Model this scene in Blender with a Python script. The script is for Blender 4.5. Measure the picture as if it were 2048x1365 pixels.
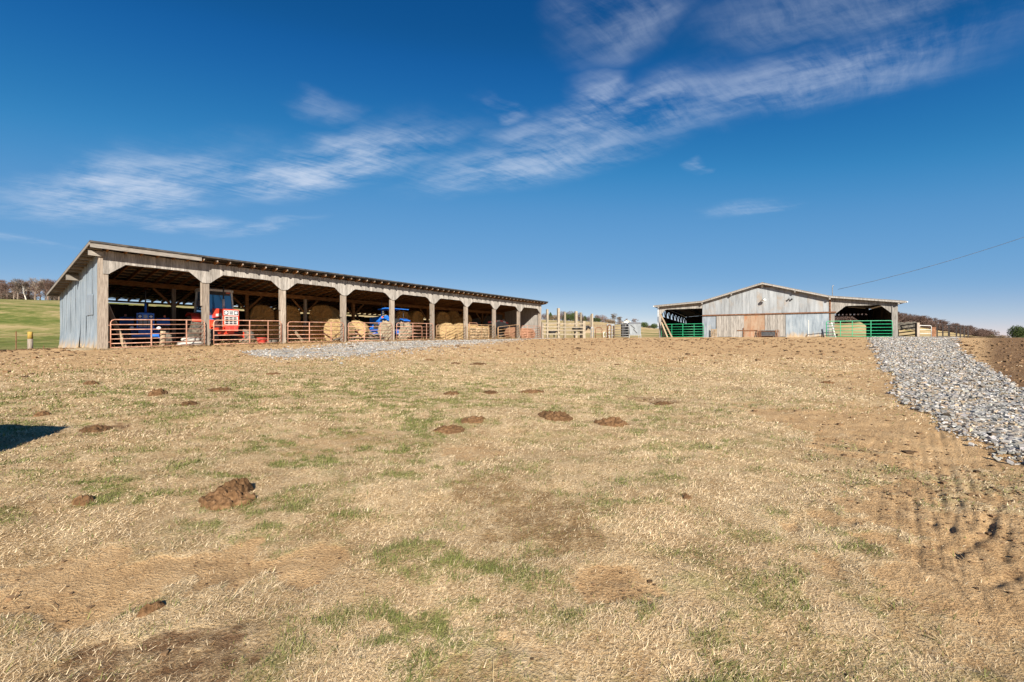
import bpy, math, random
import numpy as np
from mathutils import Vector, Matrix

for o in list(bpy.data.objects):
    bpy.data.objects.remove(o)
S = bpy.context.scene
COL = S.collection
R = math.radians
rnd = random.Random(11)
rng = np.random.default_rng(5)

# ------------------------------------------------------------------ camera
FPX, CX, CY, EYE = 875.0, 1024.0, 682.5, 1.55
cam = bpy.data.cameras.new('camera')
cam.sensor_width = 36.0
cam.lens = FPX / 2048.0 * 36.0
cam.clip_start = 0.05
cam.clip_end = 6000
camo = bpy.data.objects.new('camera', cam)
camo.location = (0, 0, EYE)
camo.rotation_euler = (R(90), 0, 0)
COL.objects.link(camo)
S.camera = camo

# ------------------------------------------------------------------ sun, sky
SUN_AZ = R(10.5)      # behind the camera, a little to the right
SUN_EL = R(29.0)
sun = bpy.data.lights.new('sun', 'SUN')
sun.energy = 5.0
sun.angle = R(0.5)
sun.color = (1.0, 0.93, 0.82)
suno = bpy.data.objects.new('sun', sun)
sdir = Vector((math.sin(SUN_AZ) * math.cos(SUN_EL), -math.cos(SUN_AZ) * math.cos(SUN_EL), math.sin(SUN_EL)))
suno.rotation_euler = sdir.to_track_quat('Z', 'Y').to_euler()
suno.location = (20, -60, 60)
COL.objects.link(suno)

W = bpy.data.worlds.new('World')
S.world = W
W.use_nodes = True
wn, wl = W.node_tree.nodes, W.node_tree.links
wn.clear()
w_out = wn.new('ShaderNodeOutputWorld')
w_bg = wn.new('ShaderNodeBackground')
w_bg.inputs['Strength'].default_value = 0.107
sky = wn.new('ShaderNodeTexSky')
sky.sky_type = 'NISHITA'
sky.sun_disc = False
sky.sun_elevation = SUN_EL
sky.sun_rotation = math.pi - SUN_AZ     # the sky's own sun stands where the lamp does
sky.altitude = 300
sky.air_density = 0.6
sky.dust_density = 0.0
sky.ozone_density = 8.0
# the camera's rendering of blue: one tone curve per channel, the same over the whole sky
sps = wn.new('ShaderNodeSeparateColor'); cmbc = wn.new('ShaderNodeCombineColor')
wl.new(sky.outputs[0], sps.inputs[0])
for ci, (ref, amp, gam_) in enumerate(((2.16, 1.55, 1.35), (4.79, 2.62, .90), (9.59, 3.6, .52))):
    d_ = wn.new('ShaderNodeMath'); d_.operation = 'DIVIDE'; wl.new(sps.outputs[ci], d_.inputs[0]); d_.inputs[1].default_value = ref
    p_ = wn.new('ShaderNodeMath'); p_.operation = 'POWER'; wl.new(d_.outputs[0], p_.inputs[0]); p_.inputs[1].default_value = gam_
    m_ = wn.new('ShaderNodeMath'); m_.operation = 'MULTIPLY'; wl.new(p_.outputs[0], m_.inputs[0]); m_.inputs[1].default_value = amp
    wl.new(m_.outputs[0], cmbc.inputs[ci])
crv = wn.new('ShaderNodeRGBCurve')
pre = wn.new('ShaderNodeVectorMath'); pre.operation = 'SCALE'; pre.inputs['Scale'].default_value = .203
post = wn.new('ShaderNodeVectorMath'); post.operation = 'SCALE'; post.inputs['Scale'].default_value = 1 / .203
wl.new(cmbc.outputs[0], pre.inputs[0]); wl.new(pre.outputs[0], crv.inputs['Color']); wl.new(crv.outputs['Color'], post.inputs[0])
for ci, pts_ in enumerate((((.0, .0), (.023, .005), (.032, .012), (.048, .032), (.06, .058), (.082, .10), (.188, .198), (.296, .33), (1, 1)),
                           ((.0, .0), (.10, .078), (.119, .112), (.156, .185), (.185, .240), (.235, .297), (.397, .40), (.515, .512), (1, 1)),
                           ((.0, .0), (.328, .265), (.356, .345), (.413, .452), (.451, .52), (.509, .58), (.651, .66), (.716, .712), (1, 1)))):
    cu = crv.mapping.curves[ci]
    for k_, (a_, b_) in enumerate(pts_):
        if k_ == 0: cu.points[0].location = (a_, b_)
        elif k_ == len(pts_) - 1: cu.points[-1].location = (a_, b_)
        else: cu.points.new(a_, b_)
crv.mapping.update()

# cirrus: streaked noise on a level sheet high above, in bands with soft edges
geo = wn.new('ShaderNodeTexCoord')
sep = wn.new('ShaderNodeSeparateXYZ')
wl.new(geo.outputs['Generated'], sep.inputs[0])
def wmath(op, a, b=None, c=None, clamp=False):
    n = wn.new('ShaderNodeMath'); n.operation = op; n.use_clamp = clamp
    for i, v in enumerate((a, b, c)):
        if v is None: continue
        if isinstance(v, (int, float)): n.inputs[i].default_value = v
        else: wl.new(v, n.inputs[i])
    return n.outputs[0]
zc = wmath('MAXIMUM', sep.outputs[2], 0.02)
uu = wmath('DIVIDE', sep.outputs[0], zc)
vv = wmath('DIVIDE', sep.outputs[1], zc)
cmb = wn.new('ShaderNodeCombineXYZ')
wl.new(uu, cmb.inputs[0]); wl.new(vv, cmb.inputs[1])
PL = cmb.outputs[0]
def wmap(vec, loc, rot, scale):
    n = wn.new('ShaderNodeMapping'); n.vector_type = 'TEXTURE'
    wl.new(vec, n.inputs[0])
    n.inputs['Location'].default_value = loc
    n.inputs['Rotation'].default_value = (0, 0, rot)
    n.inputs['Scale'].default_value = scale
    return n.outputs[0]
def wnoise(vec, scale, detail, rough=0.55, dist=0.0):
    n = wn.new('ShaderNodeTexNoise')
    n.inputs['Scale'].default_value = scale
    n.inputs['Detail'].default_value = detail
    n.inputs['Roughness'].default_value = rough
    n.inputs['Distortion'].default_value = dist
    wl.new(vec, n.inputs['Vector'])
    return n.outputs['Fac']
warp = wn.new('ShaderNodeTexNoise'); warp.inputs['Scale'].default_value = 2.2; warp.inputs['Detail'].default_value = 4
wl.new(PL, warp.inputs['Vector'])
vm = wn.new('ShaderNodeVectorMath'); vm.operation = 'MULTIPLY_ADD'
wl.new(warp.outputs['Color'], vm.inputs[0]); vm.inputs[1].default_value = (0.5, 0.5, 0); vm.inputs[2].default_value = (-0.25, -0.25, 0)
vadd = wn.new('ShaderNodeVectorMath'); vadd.operation = 'ADD'
wl.new(PL, vadd.inputs[0]); wl.new(vm.outputs[0], vadd.inputs[1])
PW = vadd.outputs[0]
vm2 = wn.new('ShaderNodeVectorMath'); vm2.operation = 'MULTIPLY_ADD'
wl.new(warp.outputs['Color'], vm2.inputs[0]); vm2.inputs[1].default_value = (0.16, 0.16, 0); wl.new(PL, vm2.inputs[2])
PF = vm2.outputs[0]
def plane_pt(px, py):
    z = (CY - py) / FPX
    return ((px - CX) / FPX / z, 1.0 / z)
def blob(p0, p1, half, amp):
    """a soft elongated patch of cloud between two directions of the sky"""
    a, b = plane_pt(*p0), plane_pt(*p1)
    cx_, cy_ = (a[0] + b[0]) / 2, (a[1] + b[1]) / 2
    L = math.hypot(b[0] - a[0], b[1] - a[1]) / 2
    rot = math.atan2(b[1] - a[1], b[0] - a[0])
    m = wmap(PW, (cx_, cy_, 0), rot, (L * 1.15, half * 1.55, 1))
    ln = wn.new('ShaderNodeVectorMath'); ln.operation = 'LENGTH'
    wl.new(m, ln.inputs[0])
    mr = wn.new('ShaderNodeMapRange'); mr.interpolation_type = 'SMOOTHERSTEP'
    wl.new(ln.outputs['Value'], mr.inputs[0])
    mr.inputs[1].default_value = 1.25; mr.inputs[2].default_value = 0.1
    mr.inputs[3].default_value = 0.0; mr.inputs[4].default_value = amp
    return mr.outputs[0]
blobs = [
    blob((60, 440), (510, 308), .30, 1.15), blob((430, 400), (920, 262), .22, 1.15), blob((260, 455), (470, 440), .22, .8),
    blob((400, 475), (640, 435), .13, .5), blob((820, 378), (1330, 262), .24, .85), blob((960, 300), (1560, 170), .20, .8),
    blob((1130, 215), (1260, 185), .17, 1.0), blob((965, 215), (1040, 205), .11, .6), blob((1240, 240), (2040, 80), .20, .66),
    blob((1120, 70), (1400, 5), .16, .5), blob((1400, 60), (2100, -40), .13, .45), blob((1410, 425), (1600, 405), .20, .42),
    blob((1372, 345), (1412, 340), .10, .45), blob((590, 200), (720, 250), .10, .35), blob((0, 480), (90, 480), .35, .4),
]
dens = blobs[0]
for b_ in blobs[1:]:
    dens = wmath('MAXIMUM', dens, b_)
fib = wnoise(wmap(PF, (0, 0, 0), R(42), (1.0, 0.17, 1)), 4.6, 9, .64, 0.)
fluf = wnoise(wmap(PF, (0, 0, 0), R(-22), (1.0, 0.5, 1)), 2.0, 10, .6, 0.)
f2 = wmath('MULTIPLY_ADD', fib, .27, wmath('MULTIPLY', fluf, .81))
mr = wn.new('ShaderNodeMapRange'); mr.interpolation_type = 'SMOOTHSTEP'
wl.new(f2, mr.inputs[0]); mr.inputs[1].default_value = .36; mr.inputs[2].default_value = .76
cl = wmath('MULTIPLY', dens, mr.outputs[0])
cl = wmath('MULTIPLY', cl, 0.72, clamp=True)
mix = wn.new('ShaderNodeMix'); mix.data_type = 'RGBA'
wl.new(cl, mix.inputs[0]); wl.new(post.outputs[0], mix.inputs[6])
mix.inputs[7].default_value = (2.9, 3.3, 4.0, 1)
wl.new(mix.outputs[2], w_bg.inputs['Color'])
wl.new(w_bg.outputs[0], w_out.inputs[0])

S.view_settings.view_transform = 'Standard'
S.view_settings.look = 'None'
S.view_settings.exposure = 1.02
S.view_settings.gamma = 1.0
S.view_settings.use_curve_mapping = False
S.cycles.max_bounces = 6
S.cycles.diffuse_bounces = 3
S.cycles.use_denoising = True

# ------------------------------------------------------------------ helpers
def tag(o, label=None, cat=None, group=None, kind=None):
    if label: o['label'] = label
    if cat: o['category'] = cat
    if group: o['group'] = group
    if kind: o['kind'] = kind
    return o
def empty(name, loc, rz=0, label=None, cat=None, group=None):
    o = bpy.data.objects.new(name, None)
    o.location = loc; o.rotation_euler = (0, 0, rz)
    o.empty_display_size = 0.2
    COL.objects.link(o)
    return tag(o, label, cat, group)
def link(name, me, mat=None, parent=None, loc=None, rot=None):
    o = bpy.data.objects.new(name, me)
    COL.objects.link(o)
    if mat is not None and len(me.materials) == 0: me.materials.append(mat)
    if parent is not None: o.parent = parent
    if loc is not None: o.location = loc
    if rot is not None: o.rotation_euler = rot
    return o
class MB:
    def __init__(s): s.v = []; s.f = []
    def add(s, vs, fs):
        n = len(s.v); s.v += [tuple(p) for p in vs]; s.f += [tuple(i + n for i in f) for f in fs]; return s
    def hexa(s, p):   # 8 corners: bottom 4 ccw, top 4 ccw
        return s.add(p, [(3, 2, 1, 0), (4, 5, 6, 7), (0, 1, 5, 4), (1, 2, 6, 5), (2, 3, 7, 6), (3, 0, 4, 7)])
    def box(s, x0, x1, y0, y1, z0, z1):
        return s.hexa([(x0, y0, z0), (x1, y0, z0), (x1, y1, z0), (x0, y1, z0), (x0, y0, z1), (x1, y0, z1), (x1, y1, z1), (x0, y1, z1)])
    def bar(s, a, b, w, h, up=(0, 0, 1)):
        a, b = Vector(a), Vector(b); d = (b - a).normalized(); u = Vector(up)
        if abs(d.dot(u)) > .98: u = Vector((1, 0, 0))
        q = d.cross(u).normalized() * (w / 2); r = q.cross(d).normalized() * (h / 2)
        return s.hexa([a - q - r, a + q - r, b + q - r, b - q - r, a - q + r, a + q + r, b + q + r, b - q + r])
    def tube(s, pts, r, n=8, cap=True):
        pts = [Vector(p) for p in pts]
        rr = r if isinstance(r, (list, tuple)) else [r] * len(pts)
        base = len(s.v); up = None
        for i, p in enumerate(pts):
            if i == 0: d = pts[1] - p
            elif i == len(pts) - 1: d = p - pts[i - 1]
            else: d = (pts[i + 1] - p).normalized() + (p - pts[i - 1]).normalized()
            d.normalize()
            if up is None:
                up = Vector((0, 0, 1)) if abs(d.z) < .9 else Vector((1, 0, 0))
            x = d.cross(up).normalized(); y = x.cross(d).normalized(); up = y
            for k in range(n):
                a = 2 * math.pi * k / n
                s.v.append(tuple(p + (x * math.cos(a) + y * math.sin(a)) * rr[i]))
        for i in range(len(pts) - 1):
            for k in range(n):
                a, b = base + i * n + k, base + i * n + (k + 1) % n
                s.f.append((a, b, b + n, a + n))
        if cap:
            s.f.append(tuple(base + k for k in range(n))[::-1])
            s.f.append(tuple(base + (len(pts) - 1) * n + k for k in range(n)))
        return s
    def prism(s, poly, fn, d0, d1):
        """poly: list of (a,b); fn(a,b,d)->xyz; extruded d0..d1"""
        n = len(poly)
        s.add([fn(a, b, d0) for a, b in poly] + [fn(a, b, d1) for a, b in poly],
              [tuple(range(n))[::-1], tuple(range(n, 2 * n))] + [(i, (i + 1) % n, (i + 1) % n + n, i + n) for i in range(n)])
        return s
    def lathe(s, prof, c, axis='y', n=24):
        """prof: (radius, along) pairs, closed at both ends if radius 0"""
        base = len(s.v)
        for r_, l in prof:
            for k in range(n):
                a = 2 * math.pi * k / n
                p = {'y': (r_ * math.cos(a), l, r_ * math.sin(a)), 'x': (l, r_ * math.cos(a), r_ * math.sin(a)), 'z': (r_ * math.cos(a), r_ * math.sin(a), l)}[axis]
                s.v.append((p[0] + c[0], p[1] + c[1], p[2] + c[2]))
        for i in range(len(prof) - 1):
            for k in range(n):
                a, b = base + i * n + k, base + i * n + (k + 1) % n
                s.f.append((a, b, b + n, a + n))
        s.f.append(tuple(base + k for k in range(n))[::-1]); s.f.append(tuple(base + (len(prof) - 1) * n + k for k in range(n)))
        return s
    def mesh(s, name, smooth=False):
        me = bpy.data.meshes.new(name)
        me.from_pydata(s.v, [], s.f); me.update()
        if smooth:
            me.polygons.foreach_set('use_smooth', [True] * len(me.polygons))
        return me
    def build(s, name, mat, parent=None, smooth=False, loc=None, rot=None):
        return link(name, s.mesh(name, smooth), mat, parent, loc, rot)
def np_mesh(name, V, F, mat=None, smooth=False, cols=None, attrs=None):
    """V (n,3), F (m,k) with k 3 or 4"""
    me = bpy.data.meshes.new(name)
    m, k = F.shape
    me.vertices.add(len(V)); me.vertices.foreach_set('co', np.ascontiguousarray(V, dtype=np.float32).ravel())
    me.loops.add(m * k); me.loops.foreach_set('vertex_index', np.ascontiguousarray(F, dtype=np.int32).ravel())
    me.polygons.add(m); me.polygons.foreach_set('loop_start', np.arange(0, m * k, k, dtype=np.int32))
    me.polygons.foreach_set('use_smooth', np.full(m, bool(smooth)))
    me.update(calc_edges=True)
    if cols is not None:
        c4 = np.ones((len(V), 4), dtype=np.float32); c4[:, :3] = cols
        at_ = me.color_attributes.new('tint', 'FLOAT_COLOR', 'POINT'); at_.data.foreach_set('color', c4.ravel())
    for nm, a in (attrs or {}).items():
        at_ = me.attributes.new(nm, 'FLOAT', 'POINT'); at_.data.foreach_set('value', np.ascontiguousarray(a, dtype=np.float32))
    if mat: me.materials.append(mat)
    return me
def hashn(ix, iy, seed):
    h = (ix.astype(np.int64) * 374761393 + iy.astype(np.int64) * 668265263 + seed * 1442695041) & 0xffffffff
    h = ((h ^ (h >> 13)) * 1274126177) & 0xffffffff
    h = h ^ (h >> 16)
    return (h & 0xffff) / 65535.0
def vnoise(x, y, seed=0):
    x = np.asarray(x, float); y = np.asarray(y, float)
    ix, iy = np.floor(x), np.floor(y); fx, fy = x - ix, y - iy
    fx = fx * fx * (3 - 2 * fx); fy = fy * fy * (3 - 2 * fy)
    a, b = hashn(ix, iy, seed), hashn(ix + 1, iy, seed); c, d = hashn(ix, iy + 1, seed), hashn(ix + 1, iy + 1, seed)
    return (a * (1 - fx) + b * fx) * (1 - fy) + (c * (1 - fx) + d * fx) * fy
def fbm(x, y, seed=0, oct=4):
    t, a, n = 0, .5, 0
    for i in range(oct):
        t = t + a * vnoise(np.asarray(x) * 2 ** i + 17.3 * i, np.asarray(y) * 2 ** i - 9.1 * i, seed + i); n += a; a *= .5
    return t / n
def sstep(a, b, x):
    t = np.clip((np.asarray(x, float) - a) / (b - a), 0, 1); return t * t * (3 - 2 * t)

# ------------------------------------------------------------------ site survey: where the ground lies
SHED_TH = R(37.0)
SA = Vector((-19.15, 20.5, 1.15))                        # near front corner of the long shed
SH_ROT = R(90) - SHED_TH
sa_, ca_ = math.sin(SHED_TH), math.cos(SHED_TH)
def shed_xy(t, w): return (SA.x + sa_ * t - ca_ * w, SA.y + ca_ * t + sa_ * w)
SHED_L, SHED_W, BAY = 37.3, 11.1, 37.3 / 9
BTH = R(28.0)
BO = Vector((17.16, 51.06, 1.93))                        # left front corner of the barn
cb_, sb_ = math.cos(BTH), math.sin(BTH)
def barn_xy(x, y): return (BO.x + cb_ * x + sb_ * y, BO.y - sb_ * x + cb_ * y)
CAPZ = 2.1
def plane0(X, Y):
    z = .0114 * X + .0358 * Y
    return CAPZ - .25 * np.log1p(np.exp(np.clip((CAPZ - z) / .25, -40, 40)))
CTRL = [(0, 0, 0.0), (-19.15, 20.5, 1.13), (-28, 27.2, 1.10), (3.35, 50.3, 1.84), (36.1, 41, 1.88), (17.2, 51, 1.96), (-34.8, 31.6, .94),
        (-9, 6, .38), (9, 6, .34), (0, 12, .50), (-4, 35.5, 1.55), (-3, 5, .19), (12, 26, 1.10), (-10, 17, .95), (45, 46, 1.9), (30, 66, 2.02), (60, 48, 1.9)]
_P = np.array(CTRL); SG = 15.0
_d = np.exp(-((_P[:, None, 0] - _P[None, :, 0]) ** 2 + (_P[:, None, 1] - _P[None, :, 1]) ** 2) / (2 * SG * SG))
_wt = np.linalg.solve(_d + np.eye(len(_P)) * .02, _P[:, 2] - plane0(_P[:, 0], _P[:, 1]))
_kx = np.array([-600, 0, 120, 400, 1000, 1110, 1160, 1200, 1260, 1310, 1400, 1500, 1660, 1740, 1800, 1950, 2048, 2600])
_ky = np.array([.09, .0925, .09, .08, .052, .046, .044, .042, .034, .028, .026, .024, .022, .018, .013, .006, .003, .002])
def Gs(X, Y):
    """smooth lie of the land"""
    X = np.asarray(X, float); Y = np.asarray(Y, float)
    z = plane0(X, Y)
    for (px, py, _), w in zip(CTRL, _wt):
        z = z + w * np.exp(-((X - px) ** 2 + (Y - py) ** 2) / (2 * SG * SG))
    r = np.hypot(X, Y)
    Yc = np.maximum(Y, 1.0)
    az = np.clip(X / Yc, -1.6, 1.6) * FPX + CX
    k = np.interp(az, _kx, _ky)
    D = np.where(az < 300, 300.0, 520.0)
    far = EYE + k * np.minimum(np.maximum(Y, 0), D) - .02 * np.maximum(Y - D, 0)
    far = far + (fbm(X / 60, Y / 60, 3, 2) - .5) * 1.6 * sstep(90, 200, r)
    # the wooded ridge on the right
    far = far + 13.0 * np.exp(-((az - 1760) / 150.0) ** 2) * sstep(300, 430, Y)
    m = sstep(82, 190, r) * sstep(-5, 30, Y)
    lf = sstep(-.85, -1.0, X / Yc) * sstep(36, 80, Y)
    m = np.maximum(m, lf * sstep(45, 150, r))
    return z * (1 - m) + far * m
def gz(x, y): return float(Gs(np.array([x]), np.array([y]))[0])
def at(px, py, Y): return Vector(((px - CX) / FPX * Y, Y, EYE - (py - CY) / FPX * Y))
def gp(px, py):
    """the spot on the land seen in direction (px,py)"""
    Y = np.concatenate([np.linspace(1.2, 20, 1600), np.linspace(20, 120, 1500)])
    X = (px - CX) / FPX * Y; Z = EYE - (py - CY) / FPX * Y
    below = Z <= Gs(X, Y)
    i = int(np.argmax(below)) if below.any() else len(Y) - 1
    return float(X[i]), float(Y[i])
def depth_px(Y): return FPX / Y

# ------------------------------------------------------------------ materials
def new_mat(name):
    m = bpy.data.materials.new(name); m.use_nodes = True
    nt = m.node_tree; b = nt.nodes['Principled BSDF']
    return m, nt, b
def nd(nt, typ, **kw):
    n = nt.nodes.new(typ)
    for k, v in kw.items():
        if k in n.inputs: n.inputs[k].default_value = v
        else: setattr(n, k, v)
    return n
def ramp(nt, fac, stops):
    r_ = nt.nodes.new('ShaderNodeValToRGB'); e = r_.color_ramp.elements
    while len(e) < len(stops): e.new(.5)
    for el, (p, c) in zip(e, stops):
        el.position = p; el.color = (*c, 1) if len(c) == 3 else c
    nt.links.new(fac, r_.inputs[0]); return r_.outputs[0]
def mixc(nt, fac, a, b, mode='MIX'):
    n = nt.nodes.new('ShaderNodeMix'); n.data_type = 'RGBA'; n.blend_type = mode
    for i, v in ((0, fac), (6, a), (7, b)):
        if isinstance(v, (int, float)): n.inputs[i].default_value = v
        elif isinstance(v, tuple): n.inputs[i].default_value = (*v, 1)
        else: nt.links.new(v, n.inputs[i])
    return n.outputs[2]
def mth(nt, op, a, b=None, clamp=False):
    n = nt.nodes.new('ShaderNodeMath'); n.operation = op; n.use_clamp = clamp
    for i, v in enumerate((a, b)):
        if v is None: continue
        if isinstance(v, (int, float)): n.inputs[i].default_value = v
        else: nt.links.new(v, n.inputs[i])
    return n.outputs[0]
def mrange(nt, v, a, b, c=0., d=1.):
    n = nt.nodes.new('ShaderNodeMapRange'); n.interpolation_type = 'SMOOTHSTEP'
    nt.links.new(v, n.inputs[0])
    for i, q in enumerate((a, b, c, d)): n.inputs[i + 1].default_value = q
    return n.outputs[0]
def coords(nt, stretch=(1, 1, 1), jitter=True):
    tc = nt.nodes.new('ShaderNodeTexCoord'); mp = nt.nodes.new('ShaderNodeMapping')
    nt.links.new(tc.outputs['Object'], mp.inputs[0]); mp.inputs['Scale'].default_value = stretch
    if jitter:
        oi = nt.nodes.new('ShaderNodeObjectInfo'); v = nt.nodes.new('ShaderNodeVectorMath'); v.operation = 'SCALE'
        cx = nt.nodes.new('ShaderNodeCombineXYZ')
        nt.links.new(oi.outputs['Random'], cx.inputs[0]); nt.links.new(oi.outputs['Random'], cx.inputs[1]); nt.links.new(oi.outputs['Random'], cx.inputs[2])
        nt.links.new(cx.outputs[0], v.inputs[0]); v.inputs['Scale'].default_value = 37.0
        nt.links.new(v.outputs[0], mp.inputs['Location'])
    return mp.outputs[0]
def noise(nt, vec, scale, detail=4, rough=.55, dist=0.):
    n = nt.nodes.new('ShaderNodeTexNoise'); nt.links.new(vec, n.inputs['Vector'])
    n.inputs['Scale'].default_value = scale; n.inputs['Detail'].default_value = detail
    n.inputs['Roughness'].default_value = rough; n.inputs['Distortion'].default_value = dist
    return n.outputs['Fac']
def bump(nt, b, h, strength=.4, dist=.02):
    n = nt.nodes.new('ShaderNodeBump'); n.inputs['Strength'].default_value = strength; n.inputs['Distance'].default_value = dist
    nt.links.new(h, n.inputs['Height']); nt.links.new(n.outputs[0], b.inputs['Normal'])
def wear(name, base, dark, light, stretch=(1, 1, 1), scale=6., rough=.8, spec=.3, metal=0., patch=None, patch_col=None, bstr=.35, vary=.25, bdist=.01):
    """base colour mottled towards a dark and a light tone, a patchy second colour, and a tone per object"""
    m, nt, b = new_mat(name)
    v = coords(nt, stretch)
    n1 = noise(nt, v, scale, 6, .62)
    col = ramp(nt, n1, [(.28, dark), (.5, base), (.74, light)])
    if patch_col:
        n2 = noise(nt, coords(nt, (1, 1, 1)), patch or 1.2, 4, .6, .4)
        col = mixc(nt, mrange(nt, n2, .5, .68), col, patch_col)
    oi = nt.nodes.new('ShaderNodeObjectInfo')
    hs = nt.nodes.new('ShaderNodeHueSaturation'); nt.links.new(col, hs.inputs['Color'])
    nt.links.new(mrange(nt, oi.outputs['Random'], 0, 1, 1 - vary, 1 + vary), hs.inputs['Value'])
    nt.links.new(hs.outputs[0], b.inputs['Base Color'])
    b.inputs['Roughness'].default_value = rough; b.inputs['Specular IOR Level'].default_value = spec; b.inputs['Metallic'].default_value = metal
    if bstr: bump(nt, b, n1, bstr, bdist)
    return m
MAT = {}
MAT['board_v'] = wear('weathered_board', (.30, .272, .24), (.125, .11, .095), (.45, .42, .38), (9, 9, .55), 4, .9, .15, vary=.2)
MAT['board_h'] = wear('weathered_plank', (.235, .21, .18), (.11, .095, .08), (.35, .32, .28), (.6, 9, 9), 4, .9, .15, vary=.25)
MAT['post'] = wear('weathered_post', (.27, .22, .175), (.115, .09, .07), (.42, .365, .30), (8, 8, .5), 4, .9, .15, vary=.18)
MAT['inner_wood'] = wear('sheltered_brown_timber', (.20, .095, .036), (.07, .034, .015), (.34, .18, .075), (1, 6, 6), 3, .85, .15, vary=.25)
MAT['inner_dark'] = wear('shade_painted_boarding', (.045, .034, .026), (.02, .015, .012), (.08, .06, .045), (6, 6, .6), 3, .9, .1, vary=.1)  # near-black tone puts the deep shade of the interiors into the colour
MAT['new_wood'] = wear('pale_cut_timber', (.29, .215, .14), (.15, .105, .065), (.39, .31, .215), (5, 5, .6), 4, .85, .2, vary=.2)
MAT['galv'] = wear('galvanised_sheet', (.25, .285, .32), (.17, .195, .22), (.34, .37, .40), (1.2, 1.2, .35), 3.0, .5, .4, .3, patch=.5, patch_col=(.33, .315, .27), vary=.10, bstr=.15)
MAT['roof'] = wear('dark_roof_sheet', (.07, .065, .06), (.03, .028, .027), (.14, .12, .10), (1, 1, 1), 3, .6, .3, .3, vary=0.)
MAT['rust_gate'] = wear('rust_red_tube', (.44, .225, .15), (.27, .12, .075), (.56, .36, .265), (2, 2, 2), 3, .6, .3, .1, vary=.12, bstr=.1)
MAT['pale_gate'] = wear('faded_tan_tube', (.37, .23, .125), (.25, .12, .06), (.47, .33, .21), (2, 2, 2), 3, .6, .3, .1, vary=.1, bstr=.1)
MAT['green_gate'] = wear('green_tube', (.015, .27, .12), (.01, .17, .08), (.05, .38, .19), (2, 2, 2), 4, .4, .5, 0, vary=.08, bstr=.05)
MAT['silver'] = wear('galvanised_tube', (.28, .285, .29), (.18, .185, .19), (.38, .385, .385), (2, 2, 2), 5, .45, .5, .4, vary=.1, bstr=.05)
MAT['white_paint'] = wear('white_paint', (.60, .585, .55), (.42, .40, .365), (.70, .69, .66), (2, 2, 2), 5, .6, .3, 0, vary=.05, bstr=.05)
MAT['black_paint'] = wear('black_brown_paint', (.035, .028, .026), (.018, .015, .014), (.08, .065, .055), (2, 2, 2), 5, .6, .3, 0, vary=.2, bstr=.1)
MAT['hay_sun'] = wear('pale_straw_hay', (.38, .26, .125), (.17, .108, .048), (.55, .42, .235), (3, 3, 3), 9, .95, .1, 0, vary=.12, bstr=.9, bdist=.04)
MAT['hay_old'] = wear('old_brown_hay', (.48, .275, .095), (.18, .095, .032), (.70, .45, .18), (3, 3, 3), 9, .95, .1, 0, vary=.14, bstr=.9, bdist=.04)
MAT['hay_grey'] = wear('weathered_grey_hay', (.32, .245, .15), (.16, .115, .065), (.47, .38, .26), (3, 3, 3), 9, .95, .1, 0, vary=.12, bstr=.9, bdist=.04)
MAT['hay_red'] = wear('reddish_brown_hay', (.25, .13, .078), (.14, .068, .04), (.36, .215, .14), (3, 3, 3), 8, .95, .1, 0, vary=.1, bstr=.8, bdist=.04)
MAT['dung'] = wear('dried_dung', (.125, .068, .032), (.05, .027, .013), (.21, .125, .065), (1, 1, 1), 22, .97, .08, 0, vary=.22, bstr=1., bdist=.02)
MAT['tractor_red'] = wear('tractor_red_paint', (.62, .05, .022), (.45, .035, .018), (.70, .11, .045), (1, 1, 1), 3, .42, .5, 0, vary=0., bstr=.05)
MAT['tractor_blue'] = wear('tractor_blue_paint', (.015, .14, .56), (.012, .09, .40), (.04, .22, .66), (1, 1, 1), 3, .4, .5, 0, vary=0., bstr=.03)
MAT['orange'] = wear('orange_lens', (.80, .14, .02), (.6, .1, .02), (.9, .22, .04), (1, 1, 1), 6, .3, .5, 0, vary=0., bstr=0)
MAT['red_plastic'] = wear('red_plastic', (.60, .06, .045), (.42, .04, .03), (.68, .12, .09), (1, 1, 1), 4, .5, .4, 0, vary=0., bstr=.05)
MAT['tyre'] = wear('dusty_tyre_rubber', (.11, .098, .08), (.04, .037, .033), (.26, .215, .16), (1, 1, 1), 5, .9, .2, 0, vary=.1, bstr=.2)
MAT['dusty_tyre'] = wear('dust_caked_tyre', (.30, .245, .17), (.15, .12, .085), (.42, .35, .26), (1, 1, 1), 7, .95, .1, 0, vary=.05, bstr=.3)
MAT['corral_wood'] = wear('sun_bleached_rail', (.27, .225, .165), (.14, .112, .08), (.37, .315, .24), (3, 3, 3), 4, .9, .15, vary=.15)
MAT['dark_metal'] = wear('dark_machine_metal', (.04, .04, .042), (.02, .02, .02), (.10, .09, .08), (1, 1, 1), 6, .55, .4, .3, vary=.1, bstr=.1)
MAT['rust'] = wear('brown_rust', (.17, .08, .042), (.08, .04, .022), (.27, .14, .08), (1, 1, 1), 6, .85, .2, .1, vary=.15, bstr=.3)
MAT['grey_sheet'] = wear('grey_steel_sheet', (.20, .22, .235), (.14, .155, .165), (.27, .29, .305), (1, 1, .4), 3, .5, .4, .2, vary=.05, bstr=.05)
MAT['barn_metal'] = wear('old_barn_sheet', (.265, .28, .29), (.18, .185, .19), (.34, .355, .365), (1.6, 1.6, .22), 2.6, .55, .35, .2, patch=.45, patch_col=(.27, .235, .20), vary=.07, bstr=.1)
MAT['barn_rust'] = wear('orange_rusted_sheet', (.31, .21, .14), (.26, .14, .08), (.35, .27, .20), (1.2, 1.2, .5), 2.4, .75, .2, .1, patch=.75, patch_col=(.37, .155, .07), vary=.08, bstr=.1)
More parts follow.
